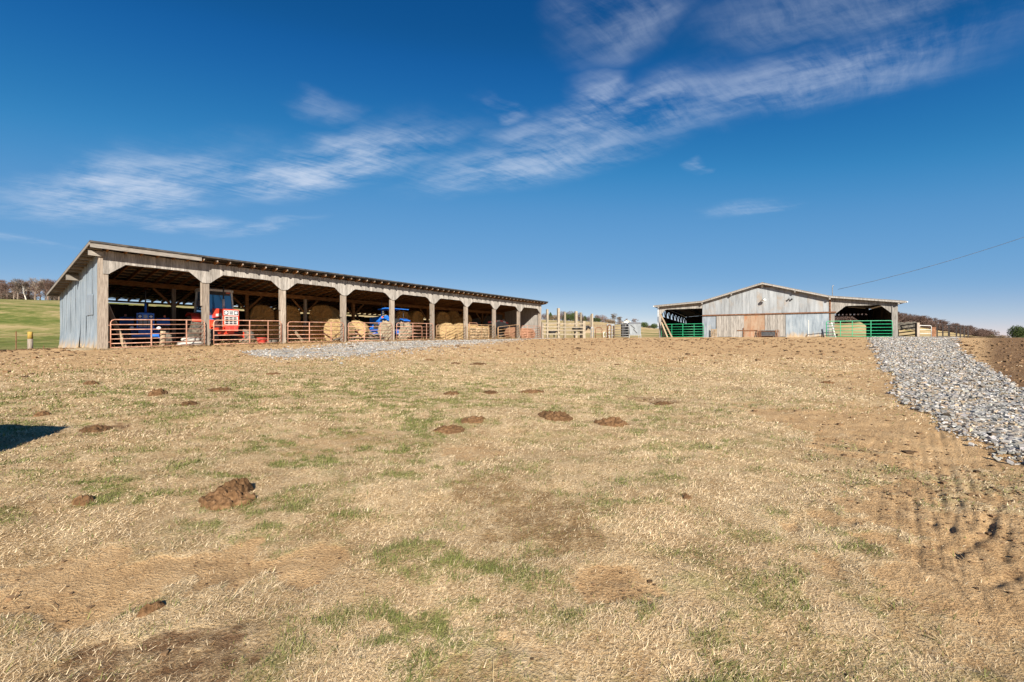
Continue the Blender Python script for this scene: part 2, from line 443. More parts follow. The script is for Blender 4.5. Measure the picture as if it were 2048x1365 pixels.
MAT['barn_board'] = wear('barn_board', (.265, .245, .22), (.125, .113, .10), (.385, .36, .33), (6, 6, .5), 3, .9, .15, vary=.16)
MAT['barn_roof'] = wear('barn_roof_sheet', (.30, .285, .27), (.2, .175, .155), (.38, .37, .36), (1, 1, 1), 1.5, .5, .4, .3, vary=0., bstr=.05)
MAT['sack'] = wear('pale_woven_sack', (.42, .395, .355), (.28, .25, .215), (.52, .495, .455), (2, 2, 2), 5, .85, .2, 0, vary=.1)
MAT['log_end'] = wear('split_log', (.38, .28, .17), (.12, .08, .045), (.56, .45, .31), (3, 3, 3), 5, .9, .15, 0, vary=.38)
MAT['hide'] = wear('black_cow_hide', (.014, .012, .012), (.008, .007, .007), (.03, .026, .024), (2, 2, 2), 6, .6, .3, 0, vary=0.)
MAT['bark'] = wear('winter_bark', (.17, .135, .105), (.085, .068, .055), (.30, .255, .215), (2, 2, .6), 1.2, .95, .1, 0, vary=.25, bstr=.2)
MAT['bark_red'] = wear('reddish_twigs', (.16, .105, .085), (.09, .06, .05), (.24, .17, .14), (1, 1, 1), 1.0, .95, .1, 0, vary=.2, bstr=0)
MAT['bark_pale'] = wear('pale_bark', (.55, .52, .47), (.35, .32, .28), (.68, .66, .61), (1, 1, 1), 1.0, .9, .1, 0, vary=.1, bstr=0)
MAT['cedar'] = wear('evergreen_foliage', (.05, .075, .022), (.022, .038, .014), (.11, .13, .04), (1, 1, 1), 1.6, .9, .2, 0, vary=.25, bstr=0)
MAT['brush'] = wear('brown_brush', (.18, .125, .075), (.09, .065, .04), (.28, .2, .12), (1, 1, 1), 1.2, .95, .1, 0, vary=.25, bstr=0)
MAT['house_white'] = wear('white_siding', (.58, .56, .51), (.47, .45, .40), (.66, .65, .62), (1, 1, 1), 1, .7, .3, 0, vary=.05, bstr=0)
MAT['roof_grey'] = wear('grey_roofing', (.33, .34, .36), (.24, .24, .26), (.44, .45, .46), (1, 1, 1), 1, .7, .3, 0, vary=.1, bstr=0)
MAT['roof_red'] = wear('red_roofing', (.42, .10, .07), (.3, .07, .05), (.5, .16, .11), (1, 1, 1), 1, .7, .3, 0, vary=.1, bstr=0)
m_, nt_, b_ = new_mat('tinted_glass_painted_sky'); MAT['glass'] = m_
b_.inputs['Base Color'].default_value = (.025, .15, .36, 1); b_.inputs['Roughness'].default_value = .04; b_.inputs['Specular IOR Level'].default_value = 1.0  # blue tint also carries the sky's reflection, painted into the base colour
b_.inputs['Coat Weight'].default_value = 1.0; b_.inputs['Coat Roughness'].default_value = .03
m_, nt_, b_ = new_mat('lamp_glass'); MAT['lamp'] = m_
b_.inputs['Base Color'].default_value = (.75, .77, .8, 1); b_.inputs['Roughness'].default_value = .12; b_.inputs['Specular IOR Level'].default_value = .8
# tint attribute materials (blades, stones)
def tint_mat(name, rough=.9, spec=.15, transl=0.):
    m, nt, b = new_mat(name)
    a = nt.nodes.new('ShaderNodeAttribute'); a.attribute_name = 'tint'
    nt.links.new(a.outputs['Color'], b.inputs['Base Color'])
    b.inputs['Roughness'].default_value = rough; b.inputs['Specular IOR Level'].default_value = spec
    if transl:
        t = nt.nodes.new('ShaderNodeBsdfTranslucent'); nt.links.new(a.outputs['Color'], t.inputs['Color'])
        mx = nt.nodes.new('ShaderNodeMixShader'); mx.inputs[0].default_value = transl
        out = nt.nodes['Material Output']
        nt.links.new(b.outputs[0], mx.inputs[1]); nt.links.new(t.outputs[0], mx.inputs[2]); nt.links.new(mx.outputs[0], out.inputs[0])
    return m
MAT['blade'] = tint_mat('grass_blades', .85, .2, .25)
MAT['stone'] = tint_mat('crushed_limestone', .9, .2)

# ================================================================== THE SETTING: ground
def poly_pts(pts): return [gp(*p) for p in pts]
def seg_dist(X, Y, pts):
    d = np.full(X.shape, 1e9)
    for (x0, y0), (x1, y1) in zip(pts[:-1], pts[1:]):
        dx, dy = x1 - x0, y1 - y0; L2 = dx * dx + dy * dy + 1e-9
        t = np.clip(((X - x0) * dx + (Y - y0) * dy) / L2, 0, 1)
        d = np.minimum(d, np.hypot(X - x0 - t * dx, Y - y0 - t * dy))
    return d
RUTS = []
def track(path_px, n, gap, dep, wid, seed):
    """tread lines of one wheel: parallel furrows following a path over the ground"""
    g = random.Random(seed)
    P = np.array([gp(*p) for p in path_px]); u = np.linspace(0, len(P) - 1, 26)
    Q = np.c_[np.interp(u, np.arange(len(P)), P[:, 0]), np.interp(u, np.arange(len(P)), P[:, 1])]
    for _ in range(3): Q[1:-1] = (Q[:-2] + 2 * Q[1:-1] + Q[2:]) / 4
    T = np.gradient(Q, axis=0); T /= np.hypot(T[:, 0], T[:, 1])[:, None]; Nn = np.c_[-T[:, 1], T[:, 0]]
    for k in range(n):
        off = (k - (n - 1) / 2) * gap + g.uniform(-.012, .012)
        i0, i1 = g.randint(0, 5), 26 - g.randint(0, 7)
        RUTS.append(([tuple(q) for q in (Q + Nn * off)[i0:i1]], dep * g.uniform(.6, 1.15), wid * g.uniform(.8, 1.2)))
track([(1835, 826), (1838, 880), (1846, 940), (1858, 1010), (1872, 1080), (1880, 1150)], 7, .105, .013, .020, 1)
track([(1775, 842), (1748, 878), (1712, 915), (1690, 945)], 4, .10, .012, .019, 2)
track([(1905, 866), (1925, 910), (1950, 960), (1962, 1010), (1958, 1060), (1938, 1105)], 6, .095, .014, .020, 3)
track([(1958, 1120), (1985, 1190), (2020, 1270)], 4, .10, .009, .02, 4)
RUTS.append((poly_pts([(1996, 1000), (1986, 1030), (1968, 1060), (1940, 1086), (1905, 1110)]), .026, .030))
RUTS.append((poly_pts([(1880, 1040), (1896, 1048), (1905, 1058)]), .014, .03))
RUTS.append((poly_pts([(2040, 1142), (2010, 1152), (1984, 1168)]), .02, .03))
SPOTS = [   # bare places: pixel, half width along x (m), along y (m), strength, which
    (1945, 1040, .75, .7, .38, 'soil'), (2000, 1130, .5, .4, .4, 'soil'), (265, 1145, .62, .36, 1., 'dirt'), (225, 1175, .34, .30, 1., 'dirt'), (330, 1320, .42, .22, .66, 'soil'), (440, 1290, .25, .2, .5, 'soil'), (250, 1352, .4, .14, .6, 'soil'),
    (640, 1115, .26, .20, .9, 'dirt'), (165, 1000, .16, .09, .8, 'dirt'), (1000, 985, .38, .42, .65, 'stain'), (1085, 1045, .42, .36, .7, 'stain'), (1150, 1080, .25, .22, .6, 'stain'),
    (1245, 1172, .20, .15, .9, 'dirt'), (950, 905, .45, .3, .6, 'dirt'), (680, 885, .6, .5, .45, 'dirt'), (1880, 900, 1.1, 1.15, 1., 'dirt'), (1930, 1060, .75, .6, 1., 'dirt'),
    (1990, 1180, .6, .4, .8, 'dirt'), (1840, 980, .7, .5, .8, 'dirt'), (1900, 1230, .5, .4, .5, 'dirt'), (1320, 800, .5, .35, .6, 'soil'), (1150, 1365, .5, .2, .4, 'dirt'),
    (560, 855, .7, .4, .3, 'dirt'), (200, 855, .5, .25, .6, 'soil'), (1260, 850, .3, .2, .6, 'soil'), (1720, 850, 1.1, 1.6, .8, 'dirt'), (1500, 770, 3., 2., .3, 'soil'),
    (1010, 1365, .3, .15, .3, 'soil'), (1600, 1330, .4, .2, .4, 'soil'), (480, 1100, .3, .2, .3, 'dirt'),
]
_spots = [(*gp(a, b), rx, ry, s, k) for a, b, rx, ry, s, k in SPOTS]
def masks(X, Y):
    r = np.hypot(X, Y)
    n1 = fbm(X * .55, Y * .55, 21, 4); n2 = fbm(X * 2.1, Y * 2.1, 31, 4); n3 = fbm(X * 7, Y * 7, 41, 3)
    m = {'dirt': np.zeros_like(r), 'soil': np.zeros_like(r), 'stain': np.zeros_like(r)}
    for x, y, rx, ry, s, k in _spots:
        d = np.hypot((X - x) / rx, (Y - y) / ry) + (n2 - .5) * 2.0 + (n3 - .5) * 1.1
        m[k] = np.maximum(m[k], s * sstep(1.15, .75, d))
    az = X / np.maximum(Y, .5)
    yard = sstep(11, 22, r + (n1 - .5) * 8) * .78
    yard = np.maximum(yard, sstep(.55, .9, az + (n1 - .5) * .5) * sstep(5.5, 8, r) * .85)
    m['dirt'] = np.maximum(m['dirt'], yard)
    m['soil'] = np.maximum(m['soil'], sstep(.53, .70, n1 + .25 * n2 - .1) * sstep(17, 28, r) * .42)
    m['soil'] = np.maximum(m['soil'], sstep(1.02, 1.12, az) * sstep(9, 13, r) * .75)
    # growth
    g = 1.1 * sstep(.40, .58, fbm(X * 3.9, Y * 5.4, 57, 3)) * sstep(.34, .58, .6 * n1 + .4 * fbm(X * 1.3 + 4, Y * 2.6, 51, 3))
    side = np.interp(X / np.maximum(Y, 1.), [-1.2, -.25, .25, .7, 1.3], [1.1, .92, .62, .5, .3])
    near = np.interp(r, [0, 3, 8, 13, 19, 26], [1, .95, .85, .5, .16, 0.05])
    g = np.clip(g * side * near * 1.05, 0, 1)
    stripes = sstep(.62, .74, fbm(X * 1.2, Y * 3.4, 61, 3)) * np.interp(r, [0, 8, 12, 20, 28], [0, .5, .9, .5, 0]) * np.interp(az, [-1.2, -.9, .2, .6, 1.3], [.8, 1, .7, .5, .3])
    m['green'] = np.clip(np.maximum(g, stripes * .8), 0, 1) * (1 - np.clip(m['soil'] * 1.2, 0, 1)) * (1 - .8 * np.clip(m['stain'], 0, 1))
    # pasture beyond the fence on the left, and far fields
    behind = ((X - SA.x) * sa_ + (Y - SA.y) * ca_ < 8) & True
    wv = (X - SA.x) * (-ca_) + (Y - SA.y) * sa_
    past = sstep(9.5, 11.5, wv + (n1 - .5) * 2.0 + .5 * np.minimum(0, ((X - SA.x) * sa_ + (Y - SA.y) * ca_))) * np.where(behind, 1, 0)
    m['past'] = np.maximum(past, sstep(75, 120, r) * sstep(0, 20, Y))
    return m
def relief(X, Y, mk=None):
    r = np.hypot(X, Y); near = sstep(55, 16, r)
    z = (fbm(X * .7, Y * .7, 71, 3) - .5) * .10 * near + (fbm(X * 4.5, Y * 4.5, 81, 3) - .5) * .035 * sstep(30, 8, r)
    if mk is not None:
        ro = np.clip(mk['dirt'] + mk['soil'], 0, 1)
        z = z - .014 * ro * sstep(16, 9, r) + (fbm(X * 11, Y * 11, 91, 3) - .5) * .016 * ro * sstep(18, 8, r)
    reg = (X > 2.2) & (X < 9) & (Y > 2.0) & (Y < 10)
    if reg.any():
        xr, yr = X[reg], Y[reg]; dz = np.zeros(xr.shape)
        wob = (fbm(xr * 9, yr * 9, 101, 2) - .5) * .025
        for pts, dep, wid in RUTS:
            d = seg_dist(xr, yr, pts) + wob
            dz = dz - dep * np.exp(-(d / wid) ** 2) + dep * .10 * np.exp(-((np.abs(d) - wid * 1.9) / (wid * .9)) ** 2)
        dz = np.clip(dz, -.04, .010) * .62 * (.25 + 1.0 * sstep(.25, .7, fbm(xr * 3.2, yr * 3.2, 111, 3))) + (fbm(xr * 14, yr * 14, 113, 3) - .5) * .012 * np.clip(-dz / .02, 0, 1)
        z = z.copy(); z[reg] += dz
    return z
def Gf(X, Y):
    X = np.asarray(X, float); Y = np.asarray(Y, float)
    return Gs(X, Y) + relief(X, Y, masks(X, Y))
def gzf(x, y): return float(Gf(np.array([x]), np.array([y]))[0])

ang = np.concatenate([np.linspace(R(-57), R(57), 700), np.linspace(R(57), R(303), 46)[1:-1]])
rad = [0.03]
while rad[-1] < 3200:
    q = rad[-1]; rad.append(q * (1.3 if q < .5 else 1.06 if q < 1.6 else 1.0085 if q < 13 else 1.018 if q < 40 else 1.035))
rad = np.array(rad)
AA, RR = np.meshgrid(ang, rad)
GX, GY = np.sin(AA) * RR, np.cos(AA) * RR
gm = masks(GX.ravel(), GY.ravel())
GZ = Gs(GX.ravel(), GY.ravel()) + relief(GX.ravel(), GY.ravel(), gm)
V = np.c_[GX.ravel(), GY.ravel(), GZ]
nr, na = AA.shape
i0 = np.arange(nr - 1)[:, None] * na + np.arange(na)[None, :]
i1 = np.arange(nr - 1)[:, None] * na + (np.arange(na)[None, :] + 1) % na
F = np.stack([i0, i1, i1 + na, i0 + na], -1).reshape(-1, 4)[:, ::-1]
V = np.vstack([V, [[0, 0, gz(0, 0)]]])
for k in gm: gm[k] = np.append(gm[k], 0)
m, nt, b = new_mat('pasture_ground')
vec = coords(nt, (1, 1, 1), False)
def attr(nm):
    a = nt.nodes.new('ShaderNodeAttribute'); a.attribute_name = nm; return a.outputs['Fac']
nA = noise(nt, vec, 1.1, 5, .6); nB = noise(nt, vec, 9, 5, .65); nC = noise(nt, vec, 55, 4, .7); nS = noise(nt, coords(nt, (30, 9, 9), False), 1.0, 5, .7)
nD = noise(nt, vec, 3.0, 8, .72)
nF = mth(nt, 'ADD', mth(nt, 'MULTIPLY', nD, .45), mth(nt, 'MULTIPLY', nC, .55))
straw = ramp(nt, nF, [(.33, (.15, .085, .035)), (.44, (.39, .265, .135)), (.54, (.56, .41, .235)), (.66, (.74, .58, .375))])
straw = mixc(nt, mrange(nt, nA, .40, .66), straw, ramp(nt, nF, [(.3, (.14, .08, .035)), (.48, (.40, .27, .14)), (.66, (.61, .45, .27))]))
green = ramp(nt, nF, [(.3, (.075, .075, .022)), (.5, (.20, .20, .06)), (.7, (.36, .33, .135))])
gmk = mth(nt, 'MULTIPLY', attr('green'), mrange(nt, nB, .36, .60), True)
col = mixc(nt, gmk, straw, green)
dirt = ramp(nt, nF, [(.32, (.15, .082, .036)), (.43, (.39, .24, .115)), (.55, (.53, .35, .18)), (.68, (.66, .48, .285))])
dm = mrange(nt, mth(nt, 'ADD', attr('dirt'), mth(nt, 'MULTIPLY', mth(nt, 'SUBTRACT', nB, .5), 1.4)), .25, .75)
col = mixc(nt, dm, col, dirt)
soil = ramp(nt, nF, [(.3, (.075, .040, .019)), (.5, (.155, .085, .041)), (.7, (.27, .165, .09))])
sm = mrange(nt, mth(nt, 'ADD', attr('soil'), mth(nt, 'MULTIPLY', mth(nt, 'SUBTRACT', nB, .5), 1.3)), .28, .85)
col = mixc(nt, sm, col, soil)
stain = ramp(nt, nF, [(.3, (.10, .055, .022)), (.5, (.24, .145, .062)), (.7, (.40, .27, .13))])
col = mixc(nt, mth(nt, 'MULTIPLY', attr('stain'), mrange(nt, nB, .34, .55)), col, stain)
# meadow beyond the fence
fs = coords(nt, (.05, .05, .05), False)
nP = noise(nt, coords(nt, (.035, .12, .1), False), 1.6, 6, .65); nQ = noise(nt, vec, .5, 9, .75)
nPQ = mth(nt, 'ADD', mth(nt, 'MULTIPLY', nP, .5), mth(nt, 'MULTIPLY', nQ, .5))
mead = ramp(nt, nPQ, [(.40, (.08, .105, .02)), (.47, (.13, .145, .035)), (.53, (.235, .205, .075)), (.60, (.34, .26, .125))])
a2 = nt.nodes.new('ShaderNodeSeparateXYZ'); nt.links.new(coords(nt, (1, 1, 1), False), a2.inputs[0])
tanf = ramp(nt, nPQ, [(.36, (.30, .22, .10)), (.5, (.44, .31, .16)), (.64, (.52, .40, .23))])
far_t = mrange(nt, mth(nt, 'ADD', a2.outputs[1], mth(nt, 'MULTIPLY', a2.outputs[0], .35)), 60, 170)
mead = mixc(nt, mth(nt, 'MULTIPLY', far_t, mrange(nt, nP, .3, .55)), mead, tanf)
col = mixc(nt, attr('past'), col, mead)
nt.links.new(col, b.inputs['Base Color'])
b.inputs['Roughness'].default_value = .95; b.inputs['Specular IOR Level'].default_value = .1
bump(nt, b, mth(nt, 'ADD', nF, mth(nt, 'MULTIPLY', nS, .2)), 1.0, .06)
MAT['ground'] = m
gme = np_mesh('ground', V, F, m, True, attrs=gm)
tag(link('ground', gme), 'worn pasture of straw-coloured grass and bare dirt rising to the barns', kind='structure')

# ---- gravel drive and gravel strip (sheet + loose stones)
road_l = [gp(*p) for p in [(2075, 930), (2000, 890), (1930, 857), (1882, 826), (1842, 800), (1815, 770), (1790, 740), (1772, 712)]] + [(31.5, 37.6), (34.4, 40.6), (40.5, 45.5)]
road_r = [gp(*p) for p in [(2280, 880), (2200, 840), (2100, 812), (2036, 782), (1986, 752), (1950, 728), (1925, 710), (1903, 697)]] + [(40.5, 40.3), (42.4, 43.2), (46.5, 46.5)]
strip_l = [gp(*p) for p in [(500, 712), (575, 716), (660, 714), (720, 709), (790, 700), (860, 693), (930, 688)]] + [shed_xy(31, -2.4), shed_xy(36.2, -2.0), shed_xy(40, -1.6)]
strip_r = [gp(*p) for p in [(482, 704), (540, 700.5), (620, 697)]] + [shed_xy(13.5, -1.3), shed_xy(17.5, -1.15), shed_xy(21.5, -1.0), shed_xy(26, -.95), shed_xy(31, -.9), shed_xy(36.2, -.8), shed_xy(40, -.6)]
def resample(pts, n):
    p = np.array(pts); s = np.r_[0, np.cumsum(np.hypot(*np.diff(p, axis=0).T))]
    u = np.linspace(0, s[-1], n)
    return np.c_[np.interp(u, s, p[:, 0]), np.interp(u, s, p[:, 1])]
m, nt, b = new_mat('gravel_bed')
vec = coords(nt, (1, 1, 1), False)
vo = nt.nodes.new('ShaderNodeTexVoronoi'); vo.inputs['Scale'].default_value = 17; nt.links.new(vec, vo.inputs['Vector'])
col = ramp(nt, vo.outputs['Color'], [(.1, (.17, .162, .15)), (.5, (.29, .28, .26)), (.9, (.43, .42, .395))])
col = mixc(nt, mrange(nt, noise(nt, vec, .8, 6, .65), .44, .62), col, (.40, .31, .21))
nt.links.new(col, b.inputs['Base Color']); b.inputs['Roughness'].default_value = .9; b.inputs['Specular IOR Level'].default_value = .2
bump(nt, b, vo.outputs['Distance'], 1., .03)
MAT['gravel_bed'] = m
def ragged_sheet(name, L_, R_, n, k, label, lift=.004, rag=.35):
    a, c = resample(L_, n), resample(R_, n)
    u = np.linspace(0, 1, k)[None, :, None]
    P = a[:, None, :] * (1 - u) + c[:, None, :] * u
    jit = (vnoise(np.arange(n) * .8, np.zeros(n), 5) + vnoise(np.arange(n) * .27, np.zeros(n), 6) - 1) * rag
    jit2 = (vnoise(np.arange(n) * .8, np.ones(n) * 9, 5) + vnoise(np.arange(n) * .27, np.ones(n) * 9, 6) - 1) * rag
    nrm = c - a; nrm /= np.hypot(nrm[:, 0], nrm[:, 1])[:, None] + 1e-9
    P += nrm[:, None, :] * (jit[:, None, None] * (1 - u) ** 3 + jit2[:, None, None] * u ** 3)
    X, Y = P[..., 0].ravel(), P[..., 1].ravel()
    edge = np.minimum(np.linspace(0, 1, k), np.linspace(1, 0, k)); ez = np.tile(np.clip(edge * k * .5, 0, 1), n)
    Z = Gf(X, Y) + lift * ez * 3 - .004 * (1 - ez) + .004
    ii = np.arange(n - 1)[:, None] * k + np.arange(k - 1)[None, :]
    Fq = np.stack([ii, ii + 1, ii + k + 1, ii + k], -1).reshape(-1, 4)
    me = np_mesh(name, np.c_[X, Y, Z], Fq, MAT['gravel_bed'], True)
    tag(link(name, me), label, kind='structure')
    return P
PR = ragged_sheet('gravel_road', road_l, road_r, 150, 26, 'pale grey gravel drive climbing to the barn on the right')
PS = ragged_sheet('gravel_strip', strip_l, strip_r, 160, 12, 'strip of pale gravel in front of the long open shed', rag=.25)
def stones(P, n, spread, smin, grow, seed):
    g = np.random.default_rng(seed)
    nn, kk, _ = P.shape
    # area weights, thinned with distance
    u = g.random(n * 4) * (nn - 1.001); v = g.random(n * 4)
    v = np.where(g.random(n * 4) < .20, np.where(g.random(n * 4) < .6, -np.abs(g.normal(0, spread, n * 4)), 1 + np.abs(g.normal(0, spread * .6, n * 4))), v)
    i = u.astype(int); f = u - i
    vc = v * (kk - 1); a = P[i, 0] * (1 - f)[:, None] + P[i + 1, 0] * f[:, None]; c = P[i, -1] * (1 - f)[:, None] + P[i + 1, -1] * f[:, None]
    pos = a + (c - a) * v[:, None]
    r = np.hypot(pos[:, 0], pos[:, 1]); wdt = np.hypot(*(c - a).T)
    lane = 1 - .55 * np.exp(-((v - .30) / .10) ** 2) - .55 * np.exp(-((v - .68) / .10) ** 2)
    keep = g.random(n * 4) < lane * np.clip(wdt / wdt.max(), .1, 1) * np.clip((9.0 / r) ** .5, .3, 1)
    pos = pos[keep][:n]; r = r[keep][:n]
    s = smin * np.clip(g.lognormal(-.08, .50, len(pos)), .3, 2.6) * np.maximum(1, (r / 9) ** grow)
    return pos, r, s
CUBE = np.array([(-1, -1, -1), (1, -1, -1), (1, 1, -1), (-1, 1, -1), (-1, -1, 1), (1, -1, 1), (1, 1, 1), (-1, 1, 1)], float)
CF = np.array([(3, 2, 1, 0), (4, 5, 6, 7), (0, 1, 5, 4), (1, 2, 6, 5), (2, 3, 7, 6), (3, 0, 4, 7)])
def stone_mesh(name, pos, s, seed, label, dirtmix=0.):
    g = np.random.default_rng(seed); n = len(pos)
    c = CUBE[None] * g.uniform(.55, 1.1, (n, 8, 3)) * np.stack([g.uniform(.7, 1.25, n), g.uniform(.6, 1.0, n), g.uniform(.35, .62, n)], -1)[:, None, :]
    a = g.uniform(0, 6.283, n); t = g.normal(0, .35, n)
    ct, st = np.cos(t)[:, None], np.sin(t)[:, None]
    x, y, z = c[..., 0], c[..., 1], c[..., 2]
    x, z = x * ct + z * st, -x * st + z * ct
    ca, sa = np.cos(a)[:, None], np.sin(a)[:, None]
    x, y = x * ca - y * sa, x * sa + y * ca
    V = np.stack([x, y, z], -1) * (s / 2)[:, None, None]
    base = Gf(pos[:, 0], pos[:, 1]) + .018 + s * .12
    V[..., 0] += pos[:, 0][:, None]; V[..., 1] += pos[:, 1][:, None]; V[..., 2] += base[:, None]
    Fq = (CF[None] + (np.arange(n) * 8)[:, None, None]).reshape(-1, 4)
    l = np.clip(g.normal(.275, .10, n), .09, .56)
    cc = np.stack([l * g.uniform(1.01, 1.10, n), l, l * g.uniform(.87, .99, n)], -1)
    br = g.random(n) < .24 + dirtmix
    cc[br] *= np.array([1.0, .82, .62])
    me = np_mesh(name, V.reshape(-1, 3), Fq, MAT['stone'], cols=np.repeat(cc, 8, 0))
    tag(link(name, me), label, 'gravel', kind='stuff')
p_, r_, s_ = stones(PR, 47000, .065, .031, .34, 3)
stone_mesh('gravel', p_, s_, 4, 'loose grey crushed stones covering the gravel drive')
p_, r_, s_ = stones(PS, 12000, .22, .028, .25, 13)
stone_mesh('gravel', p_, s_, 14, 'loose grey crushed stones on the strip before the long shed')

# ---- grass: dry straw and green blades
def scatter(n, r0, r1, p, az=1.28):
    """points in front of the viewer's place, thinning out with distance"""
    q = 1 - p + 1
    u = rng.random(n); r = (r0 ** q + u * (r1 ** q - r0 ** q)) ** (1 / q)
    a = rng.uniform(-R(58), R(58), n)
    return np.sin(a) * r, np.cos(a) * r, r
def inside_sheet(X, Y, P):
    poly = np.vstack([P[:, 0], P[::-1, -1]]); x0, y0 = poly[:, 0], poly[:, 1]; x1, y1 = np.roll(x0, -1), np.roll(y0, -1)
    ins = np.zeros(len(X), bool)
    for a, b_, c, d in zip(x0[::3], y0[::3], np.roll(x0[::3], -1), np.roll(y0[::3], -1)):
        cr = ((b_ > Y) != (d > Y)) & (X < (c - a) * (Y - b_) / (d - b_ + 1e-12) + a); ins ^= cr
    return ins
def blades(name, X, Y, L, tilt, width, cols, label):
    n = len(X); a = rng.uniform(0, 6.283, n)
    # the sward is laid over a little, towards the right
    a = np.where(rng.random(n) < .45, rng.normal(-.5, .7, n), a)
    dx, dy = np.cos(a), np.sin(a); Z = Gf(X, Y) - .004
    hx, hz = L * np.sin(tilt), L * np.cos(tilt)
    px, py = -dy * width / 2, dx * width / 2
    roll = rng.uniform(-1, 1, n) * width * .5
    b0 = np.stack([X - px, Y - py, Z], -1); b1 = np.stack([X + px, Y + py, Z + np.abs(roll)], -1)
    tip = np.stack([X + dx * hx, Y + dy * hx, Z + hz], -1)
    V = np.stack([b0, b1, tip], 1).reshape(-1, 3)
    Fq = np.arange(n * 3).reshape(-1, 3)
    me = np_mesh(name, V, Fq, MAT['blade'], cols=np.repeat(cols, 3, 0))
    tag(link(name, me), label, 'grass', kind='stuff')
N = 900000
X, Y, r = scatter(N, 1.3, 24, 1.75)
mk = masks(X, Y)
bare = np.clip(np.where(r > 9, mk['dirt'] * .95, mk['dirt'] * 1.5) + mk['soil'] * 1.0 + mk['stain'] * .35, 0, 1)
clump = fbm(X * 3.2, Y * 3.2, 121, 3)
keep = (rng.random(N) > bare * .97) & ~inside_sheet(X, Y, PR) & ~inside_sheet(X, Y, PS) & (rng.random(N) < .35 + 1.2 * clump)
X, Y, r, clump = X[keep], Y[keep], r[keep], clump[keep]; mk = {k: v[keep] for k, v in mk.items()}; n = len(X)
isg = rng.random(n) < np.clip(mk['green'] * 1.05 * sstep(.3, .55, fbm(X * 5, Y * 5, 131, 3)), 0, .85)
isg |= rng.random(n) < .02
tone = rng.random((n, 1))
big = fbm(X * .9, Y * .9, 141, 3)[:, None]
straw = (1 - tone) * np.array([[.45, .315, .17]]) + tone * np.array([[.90, .735, .49]])
straw = straw * (.66 + .66 * big)
brown = np.array([[.26, .16, .075]]) * (.7 + .6 * tone)
straw = np.where((rng.random(n) < .07)[:, None] | (rng.random(n) < mk['stain'] * .85)[:, None], brown, straw)
grn = (1 - tone) * np.array([[.11, .135, .032]]) + tone * np.array([[.29, .29, .10]])
cols = np.where(isg[:, None], grn, straw)
L = rng.uniform(.016, .052, n) * (.55 + .9 * clump) * np.maximum(1, (r / 6) ** .45)
tilt = np.where(isg, rng.uniform(.35, 1.25, n), rng.uniform(.85, 1.52, n))
width = rng.uniform(.0022, .0042, n) * np.maximum(1., r / 2.6)
d_ = ~isg
blades('dry_grass', X[d_], Y[d_], L[d_], tilt[d_], width[d_], cols[d_], 'mat of short straw-coloured dead grass across the foreground')
blades('green_grass', X[isg], Y[isg], L[isg] * 1.15, tilt[isg], width[isg] * 1.1, cols[isg], 'scattered short green grass growing through the dead sward')
# longer bent stalks and tussocks
sx, sy, sl = [], [], []
for px, py, nb, sp, ll in [(1330, 1110, 70, .22, .26), (1350, 1085, 40, .16, .3), (1690, 955, 110, .30, .30), (1640, 985, 60, .3, .3), (1450, 1240, 90, .22, .26), (1445, 1190, 50, .2, .28),
                           (1745, 1250, 60, .22, .2), (1770, 1330, 70, .22, .22), (1075, 1000, 22, .10, .20), (330, 1000, 26, .2, .25), (20, 1180, 40, .2, .2), (1850, 1290, 60, .3, .2), (30, 880, 20, .12, .24),
                           (120, 1240, 40, .25, .18), (700, 1010, 40, .4, .14), (1500, 900, 60, .6, .2), (1560, 1060, 60, .5, .2), (1200, 1290, 50, .3, .24), (900, 1330, 30, .3, .15)]:
    gx, gy = gp(px, py); k = max(6, nb // 3)
    sx.append(rng.normal(gx, sp * .55, k)); sy.append(rng.normal(gy, sp * .55, k)); sl.append(rng.uniform(.3, .8, k) * ll)
xx, yy, _ = scatter(500, 1.6, 12, 1.5)
sx.append(xx); sy.append(yy); sl.append(rng.uniform(.04, .10, 500))
sx, sy, sl = map(np.concatenate, (sx, sy, sl)); n = len(sx)
a = rng.uniform(0, 6.283, n); z0 = Gf(sx, sy)
lift = rng.uniform(.06, .42, n); wd = rng.uniform(.0012, .0022, n) * np.maximum(1, np.hypot(sx, sy) / 2.8)
rings = []
for u in (0, .4, .75, 1.0):
    hx = sl * u * (.5 + .5 * u) * np.cos(lift * .9); hz = sl * np.sin(lift) * (u - .55 * u * u) * 1.5
    cx_, cy_, cz_ = sx + np.cos(a) * hx, sy + np.sin(a) * hx, z0 + hz
    w_ = wd * (1 - .75 * u)
    rings.append(np.stack([np.stack([cx_ - np.sin(a) * w_, cy_ + np.cos(a) * w_, cz_], -1), np.stack([cx_ + np.sin(a) * w_, cy_ - np.cos(a) * w_, cz_ + w_ * .5], -1)], 1))
V = np.stack(rings, 1).reshape(n, 8, 3)
Fq = (np.array([(0, 1, 3, 2), (2, 3, 5, 4), (4, 5, 7, 6)])[None] + (np.arange(n) * 8)[:, None, None]).reshape(-1, 4)
cc = np.array([[.56, .42, .23]]) * rng.uniform(.7, 1.15, (n, 1))
me = np_mesh('straw_stalks', V.reshape(-1, 3), Fq, MAT['blade'], cols=np.repeat(cc, 8, 0))
tag(link('straw_stalks', me), 'long bent dry stalks and tussocks standing above the short grass', 'grass', kind='stuff')

